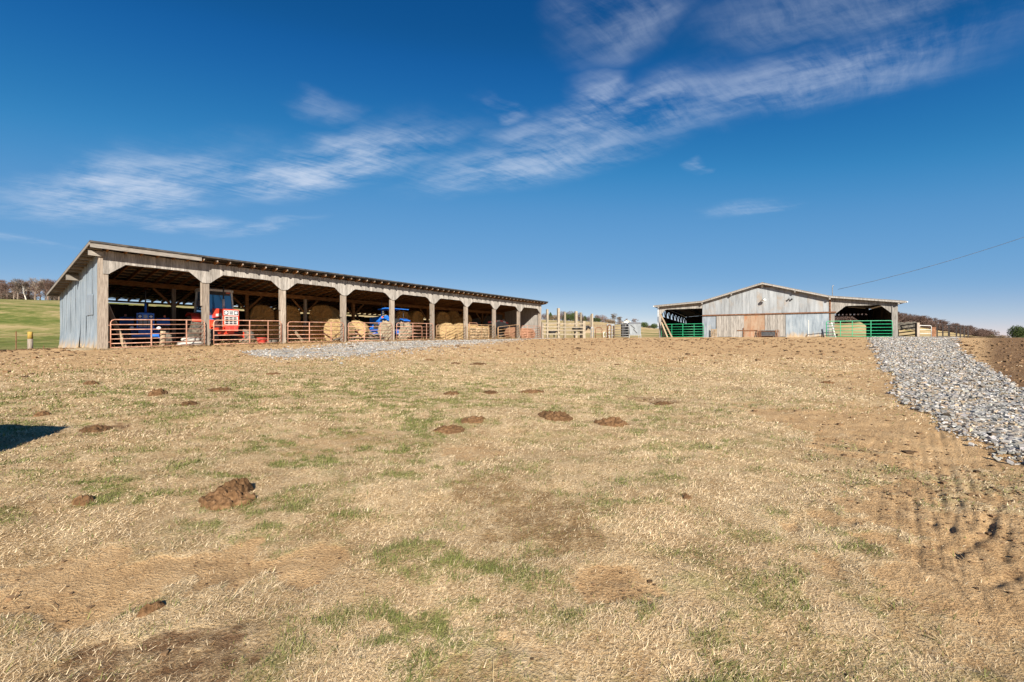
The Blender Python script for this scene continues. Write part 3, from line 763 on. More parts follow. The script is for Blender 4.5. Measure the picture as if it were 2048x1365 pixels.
# clods of earth in the wheel-churned corner and crumbs over the yard
n = 16000
X, Y, r = scatter(n, 2.0, 45, 1.1)
mk = masks(X, Y); keep = (rng.random(n) < np.clip(mk['dirt'] + mk['soil'], 0, 1) ** 2 * .9) & ~inside_sheet(X, Y, PR) & (np.hypot(X, Y) < 45)
ex = rng.normal(gp(1915, 985)[0], .6, 1100); ey = rng.normal(gp(1915, 985)[1], .8, 1100)
pos = np.r_[np.c_[X[keep], Y[keep]], np.c_[ex, ey]]; r = np.hypot(pos[:, 0], pos[:, 1])
s = rng.lognormal(0, .5, len(pos)) * .0062 * np.maximum(1, (r / 5) ** .95)
g = np.random.default_rng(77)
k = len(pos)
c = CUBE[None] * g.uniform(.5, 1.1, (k, 8, 3)) * np.array([1, .8, .5])
V = c * s[:, None, None]; z0 = Gf(pos[:, 0], pos[:, 1])
V[..., 0] += pos[:, 0][:, None]; V[..., 1] += pos[:, 1][:, None]; V[..., 2] += (z0 + s * .2)[:, None]
Fq = (CF[None] + (np.arange(k) * 8)[:, None, None]).reshape(-1, 4)
cc = np.array([[.13, .08, .042]]) * g.uniform(.5, 1.7, (k, 1))
me = np_mesh('earth_clods', V.reshape(-1, 3), Fq, MAT['stone'], cols=np.repeat(cc, 8, 0))
tag(link('earth_clods', me), 'small crumbs and clods of brown earth strewn over the bare yard', 'clods', kind='stuff')

# ================================================================== THE LONG OPEN SHED
ZB = SA.z                                   # root height; local z = world z - ZB
def sg(t, w): return gz(*shed_xy(t, w)) - ZB   # local ground height in the shed's frame
shed = empty('pole_shed', SA, SH_ROT, 'long grey timber pole shed with open bays and low mono-pitch roof', 'shed')
def roof_z(w): return 6.05 - ZB - .13 * (w + .6)
RT0, RT1, RW0, RW1 = -.55, SHED_L + .55, -.6, SHED_W + .45
posts_t = [i * BAY for i in range(10)]
# front posts
for i, t in enumerate(posts_t):
    j = rnd.uniform(-.03, .03)
    wd = .15 if i else .17
    mb = MB(); lean = rnd.uniform(-.02, .02)
    g0 = sg(t, 0) - .4
    mb.hexa([(t - wd + j, 0, g0), (t + wd + j, 0, g0), (t + wd + j, .26, g0), (t - wd + j, .26, g0),
             (t - wd + lean, 0, 4.62), (t + wd + lean, 0, 4.62), (t + wd + lean, .26, 4.62), (t - wd + lean, .26, 4.62)])
    mb.build('front_post', MAT['post'], shed)
    if i not in (0, 9):
        MB().box(t - wd - .055, t - wd - .006, .04, .2, 2.3 + rnd.uniform(-.3, .3), 3.95).build('post_cleat', MAT['post'], shed)
# centre and rear posts
WM = 5.3
for i, t in enumerate(posts_t):
    top = roof_z(WM) - .52; t = min(max(t, .16), SHED_L - .16)
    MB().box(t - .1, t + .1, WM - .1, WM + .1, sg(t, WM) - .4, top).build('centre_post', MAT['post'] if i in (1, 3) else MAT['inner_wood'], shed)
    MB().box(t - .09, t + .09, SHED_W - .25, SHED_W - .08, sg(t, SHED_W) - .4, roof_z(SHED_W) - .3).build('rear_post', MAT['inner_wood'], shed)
    if 0 < i < 9:
        for s in (-1, 1):
            MB().bar((t + s * .1, WM, top - 1.0), (t + s * 1.0, WM, top - .05), .05, .13).build('knee_brace', MAT['inner_wood'], shed)
# beams
def beam(name, w, ztop, h, th, mat, t0=0., t1=SHED_L):
    n = 9
    for i in range(n):
        a, b = t0 + (t1 - t0) * i / n, t0 + (t1 - t0) * (i + 1) / n
        MB().box(a + .004, b - .004, w - th / 2, w + th / 2, ztop - h - rnd.uniform(0, .015), ztop - rnd.uniform(0, .01)).build(name, mat, shed)
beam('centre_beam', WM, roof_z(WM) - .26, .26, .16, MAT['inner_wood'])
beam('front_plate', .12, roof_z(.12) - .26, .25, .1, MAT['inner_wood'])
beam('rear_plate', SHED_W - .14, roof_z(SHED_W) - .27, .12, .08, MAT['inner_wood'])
# rafters and purlins
nraf = 61
rafter_mesh = None
for i in range(nraf):
    t = .12 + (SHED_L + .3) * i / (nraf - 1)
    mb = MB()
    for (w0, w1) in ((RW0 + .06, RW1 - .1),):
        z0, z1 = roof_z(w0) - .07, roof_z(w1) - .07
        mb.hexa([(-.024, w0, z0 - .17), (.024, w0, z0 - .17), (.024, w1, z1 - .17), (-.024, w1, z1 - .17), (-.024, w0, z0), (.024, w0, z0), (.024, w1, z1), (-.024, w1, z1)])
    if rafter_mesh is None:
        rafter_mesh = mb.mesh('rafter'); rafter_mesh.materials.append(MAT['inner_wood'])
        tail = MB().box(-.0255, .0255, RW0 + .052, RW0 + .30, roof_z(RW0) - .215, roof_z(RW0) - .105).mesh('rafter_tail'); tail.materials.append(MAT['post'])
    link('rafter', rafter_mesh, None, shed, (t + rnd.uniform(-.03, .03), 0, 0))
    link('rafter_tail', tail, None, shed, (t, -.03, .012))
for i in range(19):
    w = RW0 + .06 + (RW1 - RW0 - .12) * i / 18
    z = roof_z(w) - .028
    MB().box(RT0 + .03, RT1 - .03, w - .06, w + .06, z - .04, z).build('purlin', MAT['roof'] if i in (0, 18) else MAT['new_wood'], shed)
for i in range(19):
    w = RW0 + .06 + (RW1 - RW0 - .12) * i / 18
    MB().box(RT0 + .0, -.03, w - .05, w + .05, roof_z(w) - .15, roof_z(w) - .072).build('lookout', MAT['board_h'], shed)
# roof sheet, ribbed up the slope
mb = MB(); nrib = 164; pts = []
for i in range(nrib + 1):
    t = RT0 - .03 + (RT1 - RT0 + .06) * i / nrib
    pts.append((t, .028 if i % 2 else 0.))
rows = [RW0 - .05, RW0 + 3.9, RW0 + 8, RW1]
for w in rows:
    for t, h in pts: mb.v.append((t, w, roof_z(w) - .016 + h))
n = len(pts)
for k in range(len(rows) - 1):
    for i in range(n - 1): mb.f.append((k * n + i, k * n + i + 1, (k + 1) * n + i + 1, (k + 1) * n + i))
rf = mb.build('roof_sheet', MAT['roof'], shed)
sm_ = rf.modifiers.new('thick', 'SOLIDIFY'); sm_.thickness = .012; sm_.offset = 1
MB().box(RT0 - .03, RT1 + .03, RW0 - .085, RW0 - .06, roof_z(RW0) - .055, roof_z(RW0) + .03).build('drip_edge', MAT['roof'], shed)
# trim boards
MB().box(RT0, 3.75, RW0 - .035, RW0 + .0, roof_z(RW0) - .27, roof_z(RW0) - .055).build('fascia_board', MAT['board_h'], shed)
MB().box(RT0 + .02, .0, -.09, -.04, roof_z(0) - .48, roof_z(0) - .26).build('corner_block', MAT['board_h'], shed)
for t0, nm in ((RT0 - .035, 'rake_board'), (RT1 + .005, 'rake_board')):
    z0, z1 = roof_z(RW0), roof_z(RW1)
    MB().hexa([(t0, RW0, z0 - .16), (t0 + .03, RW0, z0 - .16), (t0 + .03, RW1, z1 - .16), (t0, RW1, z1 - .16), (t0, RW0, z0 - .03), (t0 + .03, RW0, z0 - .03), (t0 + .03, RW1, z1 - .03), (t0, RW1, z1 - .03)]).build(nm, MAT['board_h'], shed)
for w in (5.2,):
    MB().box(RT0 + .0, .0, w - .1, w + .1, roof_z(w) - .5, roof_z(w) - .24).build('beam_end', MAT['board_h'], shed)
# header boards with the cut-away corners over every bay
ZV, ZF, ZT = 4.70 - ZB, 5.22 - ZB, 5.78 - ZB
def zbot(t):
    d = min(abs(t - p) for p in posts_t)
    if d < .18: return ZV
    if d < .78: return ZV + (ZF - ZV) * (d - .18) / .60
    return ZF
nb = 188
edges_ = [-.02 + (SHED_L + .04) * i / nb for i in range(nb + 1)]
for i in range(nb):
    a, b = edges_[i] + .003, edges_[i + 1] - .003
    za, zb_ = zbot(a), zbot(b); y0 = -.035 - rnd.uniform(0, .012); j = rnd.uniform(-.008, .008)
    zt = ZT + rnd.uniform(-.015, .01)
    MB().hexa([(a, y0, za + j), (b, y0, zb_ + j), (b, -.004, zb_ + j), (a, -.004, za + j), (a, y0, zt), (b, y0, zt), (b, -.004, zt), (a, -.004, zt)]).build('header_board', MAT['board_v'], shed)
# near end wall: tall galvanised sheets, buckled and torn along the foot
m, nt, b = new_mat('buckled_galvanised_sheet')
v = coords(nt, (1, 1, 1), False); v2 = coords(nt, (1.5, 1.5, .3), True)
n1 = noise(nt, v2, 3, 5, .6); sepz = nt.nodes.new('ShaderNodeSeparateXYZ'); nt.links.new(v, sepz.inputs[0])
col = ramp(nt, n1, [(.3, (.15, .18, .21)), (.5, (.23, .27, .305)), (.72, (.32, .355, .38))])
mud = mrange(nt, mth(nt, 'ADD', sepz.outputs[2], mth(nt, 'MULTIPLY', noise(nt, coords(nt, (2.2, 2.2, .5), True), 2.2, 4, .6), 1.5)), .62, 1.35, 1., 0.)
col = mixc(nt, mud, col, ramp(nt, n1, [(.3, (.33, .225, .125)), (.7, (.45, .34, .21))]))
nt.links.new(col, b.inputs['Base Color']); b.inputs['Roughness'].default_value = .5; b.inputs['Metallic'].default_value = .15; b.inputs['Specular IOR Level'].default_value = .35
bump(nt, b, n1, .1, .01); MAT['end_sheet'] = m
npan = 16
for i in range(npan):
    w0, w1 = .06 + (SHED_W - .08) * i / npan, .06 + (SHED_W - .08) * (i + 1) / npan + .06
    cols_, rws = 9, 12
    mb = MB(); flare = rnd.uniform(.0, .18) if i not in (2, 7, 12) else rnd.uniform(.15, .26)
    skew = rnd.uniform(-.02, .02)
    for r_i in range(rws + 1):
        u = r_i / rws
        for c_i in range(cols_):
            q = c_i / (cols_ - 1); w = w0 + (w1 - w0) * q
            zt = roof_z(w) - .05; zb0 = sg(0, w) - .02 + (rnd.uniform(.0, .03) if r_i == 0 else 0) + (.10 * abs(math.sin(i * 2.3)) * q if r_i == 0 else 0)
            z = zb0 + (zt - zb0) * u
            low = max(0, 1 - u * 3.2)
            y = -.02 - .022 * (i % 2) - (.011 if c_i % 2 else 0) - flare * low ** 1.6 * (.4 + .6 * q) - .03 * math.sin(u * 5 + i) * (1 - u) * .5
            mb.v.append((y, w + skew * low, z))
    for r_i in range(rws):
        for c_i in range(cols_ - 1):
            k = r_i * cols_ + c_i; mb.f.append((k, k + 1, k + 1 + cols_, k + cols_))
    o = mb.build('wall_sheet', MAT['end_sheet'], shed)
    sm_ = o.modifiers.new('thick', 'SOLIDIFY'); sm_.thickness = .004
MB().box(-.075, -.052, 1.9, 3.3, sg(0, 2) + 2.1 - .4, sg(0, 2) + 2.62 + .1).build('patch_sheet', MAT['galv'], shed)
for k in range(4):
    MB().box(.0, .05, .2, SHED_W - .2, .7 + k * .95 - .06, .7 + k * .95 + .06).build('wall_girt', MAT['inner_wood'], shed)
# rear wall and far end wall, upright boards with hairline gaps
mb = MB(); w = SHED_W
n = 150
for i in range(n):
    a, b_ = SHED_L * i / n + .002, SHED_L * (i + 1) / n - (.003)
    mb.box(a, b_, w, w + .025, sg((a + b_) / 2, w) - .25, roof_z(w) - .50 - rnd.uniform(0, .05) - (.5 if 150 * .62 < i < 150 * .66 else 0))
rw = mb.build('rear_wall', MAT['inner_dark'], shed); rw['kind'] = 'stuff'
mb = MB(); n = 56
for i in range(n):
    a, b_ = .02 + (SHED_W) * i / n, .02 + SHED_W * (i + 1) / n - .008
    mb.box(SHED_L + .01 + .006 * (i % 2), SHED_L + .035 + .006 * (i % 2), a, b_, sg(SHED_L, a) - .2, roof_z(a) - .08)
fw = mb.build('far_end_wall', MAT['barn_board'], shed); fw['kind'] = 'stuff'
# loose brace boards and wires inside
MB().bar((.45, .7, sg(.5, .7)), (.18, 1.0, 3.2), .05, .22, (0, 1, 0)).build('leaning_brace', MAT['inner_wood'], shed)

# ------------------------------------------------------------------ tube gates
def shed_p(t, w, h=0.):
    x, y = shed_xy(t, w); return Vector((x, y, gz(x, y) + h))
def tube_gate(p0, p1, h, rails, ups, mat, label, cat='gate', group=None, r=.026, lift=.10, name='tube_gate', curved=True, skew=0., rot_first=0.):
    """p0,p1 ground points of the two ends"""
    p0, p1 = Vector(p0), Vector(p1)
    root = empty(name, p0, 0, label, cat, group)
    d = p1 - p0; d.z = 0; L = d.length; root.rotation_euler = (0, 0, math.atan2(d.y, d.x))
    dz = p1.z - p0.z
    def pt(x, z): return (x, 0, lift + z + dz * x / L + skew * x / L)
    c = .14 if curved else .001
    fr = MB(); path = [pt(.03, 0), pt(.03, h - c), pt(.03 + c * .3, h - c * .3), pt(.03 + c, h), pt(L - .03 - c, h), pt(L - .03 - c * .3, h - c * .3), pt(L - .03, h - c), pt(L - .03, 0)]
    if not curved: path = [pt(.03, 0), pt(.03, h), pt(L - .03, h), pt(L - .03, 0)]
    fr.tube(path, r, 7); fr.build('gate_frame', mat, root, True)
    for k in range(rails):
        z = h * (k / rails) ** 1.08 if rails > 1 else 0
        MB().tube([pt(.03, z), pt(L - .03, z)], r * .86, 6).build('rail', mat, root, True)
    for u in ups:
        x = u * L
        MB().box(x - .028, x + .028, -r - .012, -r + .002, lift + dz * u + skew * u, lift + dz * u + skew * u + h).build('upright', mat, root)
    # hinges
    for z in (h * .2, h * .8):
        MB().tube([pt(-.06, z), pt(.04, z)], .014, 6).build('hinge', mat, root, True)
    return root
GH = 1.32
tube_gate(shed_p(.20, -.16), shed_p(4.05, -.16), GH, 6, (.40, .78), MAT['rust_gate'], 'rust-red seven-bar gate across the nearest bay, before the dark blue tractor', group='shed gates')
tube_gate(shed_p(4.42, -.2), shed_p(8.1, -.14), GH, 5, (.50, .78), MAT['rust_gate'], 'rust-red gate in front of the red cab tractor', group='shed gates')
tube_gate(shed_p(8.45, -.16), shed_p(12.3, -.16), GH * .96, 5, (.36, .75), MAT['rust_gate'], 'round-cornered rust-red gate left of the sunlit hay bale and planks', group='shed gates')
tube_gate(shed_p(12.62, -.16), shed_p(16.4, -.16), GH * .97, 5, (.34, .70), MAT['rust_gate'], 'rust-red gate before the heap of scrap planks', group='shed gates')
tube_gate(shed_p(16.75, -.18), shed_p(20.6, -.14), GH, 5, (.42, .80), MAT['rust_gate'], 'rust-red gate below the blue canopy tractor', group='shed gates')
tube_gate(shed_p(20.9, -.18), shed_p(24.7, -.14), GH * .92, 5, (.3, .7), MAT['pale_gate'], 'faded tan gate before the two sunlit bales', group='shed gates')
tube_gate(shed_p(25.05, -.16), shed_p(28.9, -.14), GH, 5, (.45, .72), MAT['pale_gate'], 'faded tan gate before the stacked firewood', group='shed gates')
tube_gate(shed_p(29.2, -.18), shed_p(33.0, -.14), GH * .86, 4, (.02, .5), MAT['pale_gate'], 'sagging rusty gate under the red and white striped machine', group='shed gates', skew=.32)
tube_gate(shed_p(33.35, -.16), shed_p(37.1, -.14), GH, 5, (.28, .62), MAT['rust_gate'], 'rust-red gate in the farthest bay before reddish bales', group='shed gates')
tube_gate(shed_p(18.3, .35), shed_p(20.0, .55), 1.12, 4, (), MAT['rust_gate'], 'short loose gate panel leaning behind the blue tractor bay gate', r=.03)
tube_gate(shed_p(26.9, 1.6), shed_p(28.4, 1.8), 1.55, 3, (), MAT['rust_gate'], 'low orange gate panel standing behind the firewood stack', r=.03)

# ------------------------------------------------------------------ round bales
def bale_mesh(name, R_, L_, seed, mat, fuzz=1500):
    g = np.random.default_rng(seed); na, nl = 44, 9
    mb = MB()
    prof = [(0.03, -L_ / 2 + .05)] + [(R_ * q, -L_ / 2 + (.03 if q < .9 else .0)) for q in (.25, .5, .75, .93)] + [(R_ * 1.0, -L_ / 2 + .06)] + \
           [(R_ * 1.01, -L_ / 2 + .06 + (L_ - .12) * k / nl) for k in range(1, nl)] + [(R_, L_ / 2 - .06)] + [(R_ * q, L_ / 2 - (.03 if q < .9 else .0)) for q in (.93, .75, .5, .25)] + [(.03, L_ / 2 - .05)]
    mb.lathe(prof, (0, 0, 0), 'x', na)
    V = np.array(mb.v)
    th = np.arctan2(V[:, 2], V[:, 1])
    V[:, 1:] *= (1 + (fbm(np.cos(th) * 3 + 20, np.sin(th) * 3 + V[:, 0] * 2.2, seed, 4) - .5) * .17)[:, None]
    rr_ = np.hypot(V[:, 1], V[:, 2])
    V[:, 0] += ((fbm(V[:, 1] * 5, V[:, 2] * 5, seed + 5, 4) - .5) * .26 + np.sin(rr_ * 38) * .018) * np.sign(V[:, 0])
    V[:, 1] *= 1 + .07 * np.clip(-V[:, 2] / R_, 0, 1)
    V[:, 2] = np.where(V[:, 2] < -R_ * .93, -R_ * .93, V[:, 2])
    F = [tuple(f) for f in mb.f]; verts = [tuple(p) for p in V]
    for _ in range(fuzz):     # straws standing off
        a = g.uniform(0, 6.283); x = g.uniform(-L_ / 2, L_ / 2); rr = R_ * 1.01
        if g.random() < .4: x = (L_ / 2 + .0) * g.choice([-1, 1]); rr = R_ * math.sqrt(g.random())
        p = np.array([x, rr * math.cos(a), rr * math.sin(a)]); d = g.normal(0, 1, 3); d /= np.linalg.norm(d); d *= g.uniform(.06, .24)
        s = g.normal(0, .006, 3); k = len(verts)
        verts += [tuple(p - s), tuple(p + s), tuple(p + d)]; F.append((k, k + 1, k + 2))
    me = bpy.data.meshes.new(name); me.from_pydata(verts, [], F); me.update()
    me.materials.append(MAT[mat]); return me
BM = {(mt, s): bale_mesh('hay_bale', 1.0, 1.7, i * 7 + s, mt) for i, mt in enumerate(('hay_sun', 'hay_old', 'hay_grey', 'hay_red')) for s in (0, 1)}
def bale(t, w, rad_, ax, mt, label, level=0., length=1.3, group='round hay bales in the shed', s=None, zoff=0.):
    """ax: degrees of the bale's axis from the shed's length"""
    x, y = shed_xy(t, w)
    o = bpy.data.objects.new('hay_bale', BM[(mt, rnd.randint(0, 1) if s is None else s)])
    o.scale = (length / 1.7, rad_, rad_)
    o.location = (x, y, gz(x, y) + rad_ * .92 + level + zoff)
    o.rotation_euler = (rnd.uniform(0, 6.28), 0, SH_ROT + R(ax))
    o.scale = (length / 1.7 * rnd.uniform(.92, 1.08), rad_ * rnd.uniform(.96, 1.08), rad_ * rnd.uniform(.93, 1.02)); o.rotation_euler = (0, 0, SH_ROT + R(ax + rnd.uniform(-7, 7)))
    COL.objects.link(o); tag(o, label, 'hay bale', group); return o
def pile(t, w, label_low, label_up, rad_=.75, dt=0.): 
    bale(t, w, rad_, 90, 'hay_old', label_low); bale(t + dt, w + .1, rad_, 90, 'hay_old', label_up, level=rad_ * 1.72)
def tpx(px, w):
    """where along the shed (at depth w) the sight line through px lands"""
    u = (px - CX) / FPX
    return (u * (SA.y + sa_ * w) - SA.x + ca_ * w) / (sa_ - u * ca_)
def hb(px, w, rad_, ax, mt, label, level=0., length=1.35, s=None): return bale(tpx(px, w), w, rad_, ax, mt, label, level, length, s=s)
# dim stacks at the back of the shed
hb(498, 6.6, .80, 90, 'hay_old', 'brown bale low in the dark stack right of the red tractor')
hb(546, 6.6, .80, 90, 'hay_old', 'brown bale in the bottom row between two stacked bales')
hb(592, 6.6, .80, 90, 'hay_old', 'brown bale in the bottom row by the centre post')
hb(520, 6.6, .82, 88, 'hay_old', 'brown bale on top of the stack nearest the red tractor', level=1.2)
hb(573, 6.6, .84, 92, 'hay_old', 'brown bale on top of the stack behind the third front post', level=1.2)
hb(626, 5.4, .80, 90, 'hay_old', 'dark bale under the largest raised bale')
hb(662, 5.2, .80, 90, 'hay_old', 'dark bale low behind the sunlit bale')
hb(650, 5.2, .92, 35, 'hay_old', 'largest brown bale riding on the stack left of the fourth post', level=1.12, length=1.7)
hb(798, 7.0, .78, 90, 'hay_old', 'brown bale low behind the blue canopy tractor')
hb(826, 7.0, .78, 90, 'hay_old', 'brown bale low under the round-faced bale')
hb(852, 7.0, .78, 90, 'hay_old', 'brown bale low beside the sixth front post')
hb(799, 7.0, .80, 86, 'hay_old', 'brown bale half hidden by the blue tractor canopy', level=1.28)
hb(827, 6.6, .80, 96, 'hay_old', 'round-faced orange-brown bale right of the blue canopy', level=1.30)
hb(868, 6.0, .80, 90, 'hay_old', 'brown bale low just right of the sixth post')
hb(895, 6.0, .80, 90, 'hay_old', 'brown bale low in the middle of the sixth bay')
hb(920, 6.0, .80, 90, 'hay_old', 'brown bale low behind the right-hand sunlit bale')
hb(880, 5.6, .86, 88, 'hay_old', 'olive brown bale raised just right of the sixth post', level=1.2)
hb(906, 5.6, .88, 40, 'hay_old', 'wide brown bale raised in the middle of the sixth bay', level=1.25, length=1.6)
hb(926, 4.6, .80, 100, 'hay_old', 'brown bale raised against the seventh post', level=1.1)
# bales at the front, in the sun
hb(679, 1.45, .84, 25, 'hay_sun', 'bright straw bale in the sun left of the fourth post', length=1.5)
hb(714, 1.7, .82, 40, 'hay_sun', 'bright straw bale with a dark split, right of the fourth post', length=1.0)
hb(893, 1.2, .80, 60, 'hay_sun', 'bright straw bale, the left of two in the sixth bay', length=1.3)
hb(919, 1.2, .82, 60, 'hay_sun', 'bright straw bale, the right of two in the sixth bay', length=1.3)
hb(942, 2.6, .78, 10, 'hay_sun', 'pale straw bale lying behind the firewood stack', length=1.7)
hb(968, 2.4, .72, 10, 'hay_sun', 'pale straw bale under the red striped machine', length=1.5)
hb(1024, 1.4, .66, 70, 'hay_red', 'reddish brown bale in the sun left of the last but one post', length=1.1)
hb(1046, 1.6, .62, 60, 'hay_red', 'reddish brown bale in the sun right of the last but one post', length=1.2)
hb(1058, 1.3, .58, 60, 'hay_red', 'small reddish brown bale before the grey end wall', length=1.0)

# ------------------------------------------------------------------ tractors
def wheel(root, x, y, R_, w_, rim_mat, steer=0., lugs=22, tyre=None):
    we = MB(); hw = w_ / 2
    prof = [(R_ * .56, -hw * .8), (R_ * .62, -hw * .95), (R_ * .80, -hw), (R_ * .93, -hw * .86), (R_ * .965, -hw * .5), (R_ * .97, 0), (R_ * .965, hw * .5), (R_ * .93, hw * .86), (R_ * .80, hw), (R_ * .62, hw * .95), (R_ * .56, hw * .8)]
    we.lathe(prof, (0, 0, 0), 'y', 28)
    for k in range(lugs):
        a = 6.283 * k / lugs; s = 1 if k % 2 else -1; a2 = a + .22
        p0 = (math.cos(a) * R_ * .96, s * hw * .04, math.sin(a) * R_ * .96); p1 = (math.cos(a2) * R_ * .95, s * hw * .93, math.sin(a2) * R_ * .95)
        we.bar(p0, p1, .05 * R_ / .6, .075 * R_ / .6, (math.cos(a), 0, math.sin(a)))
    ty = we.build('wheel', tyre or MAT['tyre'], root, False, (x, y, R_ * .97), (0, 0, steer))
    rm = MB().lathe([(R_ * .12, -hw * .55), (R_ * .52, -hw * .45), (R_ * .57, -hw * .84), (R_ * .59, -hw * .84), (R_ * .59, hw * .84), (R_ * .57, hw * .84), (R_ * .52, hw * .45), (R_ * .12, hw * .55)], (0, 0, 0), 'y', 24)
    rm.build('rim', rim_mat, ty)
    return ty
def tractor(px, w, head, style, label, sc=1.0, t=None):
    x, y = shed_xy(tpx(px, w) if t is None else t, w); z = gz(x, y)
    body = MAT['tractor_red'] if style == 'cab' else MAT['tractor_blue']
    root = empty('tractor', (x, y, z), R(head), label, 'tractor')
    root.scale = (sc, sc, sc)
    wht = MAT['white_paint']
    # origin under the grille; x forward
    hz = 2.02
    mb = MB()
    mb.prism([(-.02, 1.62), (-.02, hz - .04), (-.12, hz), (-2.0, hz + .12), (-2.0, 1.55)], lambda a, b, d: (a, d * (.30 if b > hz - .06 else .34), b), -1, 1)
    mb.build('hood', body, root)
    mb = MB().box(-1.9, -.05, -.26, .26, .95, 1.56); mb.build('engine', MAT['dark_metal'], root)
    for s in (-1, 1):
        MB().box(-1.15, -.35, s * .345 - .012, s * .345 + .012, 1.63, 1.78).build('side_panel', wht if style == 'cab' else body, root)
        MB().box(-.40, -.06, s * .345 - .014, s * .345 + .014, 1.02, 1.64).build('side_panel', wht if style == 'cab' else body, root)
        MB().box(-1.9, -.1, s * .30 - .05, s * .30 + .05, .82, .98).build('side_rail', body, root)
        MB().tube([(-.9, s * .34, 1.2), (-.6, s * .37, 1.32), (-.5, s * .36, 1.5)], .035, 7).build('hose', MAT['dark_metal'], root, True)
    # grille
    MB().box(-.05, .02, -.40, .40, 1.60, hz - .02).build('grille_surround', body, root)
    MB().box(-.04, .025, -.40, .40, .98, 1.60).build('grille_frame', body, root)
    MB().box(.026, .036, -.37, .37, 1.66, hz - .08).build('lamp_panel', wht if style == 'cab' else body, root)
    for s in (-1, 1):
        MB().box(.037, .045, s * .25 - .10, s * .25 + .10, 1.70, hz - .11).build('lamp_bezel', MAT['dark_metal'], root)
        MB().lathe([(.02, .046), (.07, .058), (.075, .046)], (0, s * .25, 1.80), 'x', 14).build('headlight', MAT['lamp'], root, True)
    MB().box(.037, .044, -.09, .09, 1.71, hz - .12).build('badge_plate', MAT['silver'], root)
    MB().box(.026, .034, -.33, .33, 1.14, 1.60).build('grille_field', wht if style == 'cab' else MAT['dark_metal'], root)
    for c in range(3):
        for r_ in range(4):
            y0 = -.30 + c * .205
            MB().box(.035, .043, y0, y0 + .165, 1.165 + r_ * .108, 1.165 + r_ * .108 + .078).build('grille_slot', MAT['dark_metal'] if style == 'cab' else MAT['silver'], root)
    for k in range(9):
        MB().box(.03, .16, -.30 + k * .068, -.30 + k * .068 + .056, .78, 1.13).build('front_weight', body if style != 'cab' else MAT['red_plastic'], root)
    # chassis, axle
    MB().box(-2.6, -.1, -.2, .2, .62, .95).build('chassis', body, root)
    MB().tube([(-.35, -.88, .5), (-.35, -.3, .60), (-.35, .3, .60), (-.35, .88, .5)], .06, 8).build('front_axle', body, root)
    for s in (-1, 1):
        wheel(root, -.35, s * .92, .46, .36, body if style == 'cab' else wht, R(24), 16)
        MB().box(-.42, -.28, s * .80 - .05, s * .80 + .05, .40, .78).build('steering_knuckle', body, root)
        wheel(root, -2.75, s * .98, .84, .46, body if style == 'cab' else wht, 0, 26, MAT['dusty_tyre'] if style == 'canopy' else None)
        fz = 1.78
        mb = MB(); pts = [(-2.05, 1.35), (-2.12, 1.62), (-2.35, 1.82), (-2.8, 1.88), (-3.25, 1.72), (-3.25, 1.66), (-2.8, 1.82), (-2.38, 1.76), (-2.18, 1.58), (-2.12, 1.35)]
        mb.prism(pts, lambda a, b, d: (a, d, b), s * .55 if s > 0 else -1.22, 1.22 if s > 0 else -.55); mb.build('fender', body, root)
        MB().box(-2.4, -1.7, s * .55 - .14, s * .55 + .14, .55, 1.05).build('step_box', body, root)
        MB().box(-2.2, -1.9, s * .72 - .12, s * .72 + .12, .38, .44).build('step', MAT['dark_metal'], root)
    MB().tube([(-1.05, 0.0, hz + .02), (-1.05, 0, hz + .62)], .06, 10).build('muffler', wht if style == 'cab' else body, root, True)
    MB().tube([(-1.05, 0.0, hz + .55), (-1.05, 0, hz + 1.25), (-1.10, 0, hz + 1.42)], .036, 9).build('exhaust_pipe', MAT['dark_metal'], root, True)
    if style == 'cab':
        x0, x1, hw, zb, zt = -3.15, -1.75, .80, 1.45, 3.26
        top_in = .10
        P = {}
        for nm, xx in (('f', x1), ('r', x0)):
            for s in (-1, 1):
                b0 = (xx, s * hw, zb); t0 = (xx - (.10 if nm == 'f' else -.1), s * (hw - top_in), zt - .1); P[nm, s] = (b0, t0)
                MB().bar(b0, t0, .085, .085, (1, 0, 0)).build('cab_post', wht, root)
        for s in (-1, 1):
            a, b_ = Vector(P['f', s][0]), Vector(P['f', s][1]); c, d = Vector(P['r', s][0]), Vector(P['r', s][1])
            o_ = Vector((0, s * -.03, 0)); th = Vector((0, s * .012, 0))
            mb = MB().hexa([a + o_, c + o_, c + o_ + th, a + o_ + th, b_ + o_, d + o_, d + o_ + th, b_ + o_ + th]); mb.build('side_window', MAT['glass'], root)
        a, b_, c, d = Vector(P['f', -1][0]), Vector(P['f', 1][0]), Vector(P['f', -1][1]), Vector(P['f', 1][1])
        th = Vector((-.012, 0, 0)); up = Vector((0, 0, .0))
        MB().hexa([a + th, b_ + th, b_, a, c + th, d + th, d, c]).build('windscreen', MAT['glass'], root)
        mb = MB(); mb.prism([(x0 - .02, zt - .13), (x0 - .02, zt - .02), (x0 + .15, zt + .05), (x1 - .2, zt + .05), (x1 + .03, zt - .02), (x1 + .03, zt - .13)], lambda a, b, d: (a, d, b), -hw + .04, hw - .04); mb.build('cab_roof', wht, root)
        MB().box(x1 - .09, x1 - .07, -.62, .62, zt - .34, zt - .13).build('sun_strip', MAT['dark_metal'], root)
        MB().box(x1 - .068, x1 - .055, .40, .62, zt - .22, zt - .15).build('marker_light', MAT['orange'], root)
        MB().tube([(x1 + .02, .45, zb + .1), (x1 + .01, .35, zb + .7), (x1 + .0, .02, zt - .35)], .012, 6).build('wiper', MAT['dark_metal'], root)
        MB().box(x0, x1, -.75, .75, 1.05, 1.46).build('cab_base', body, root)
        MB().tube([(x1 + .1, -.95, 2.4), (x1 + .05, -.8, 2.5)], .012, 6).build('mirror_arm', wht, root)
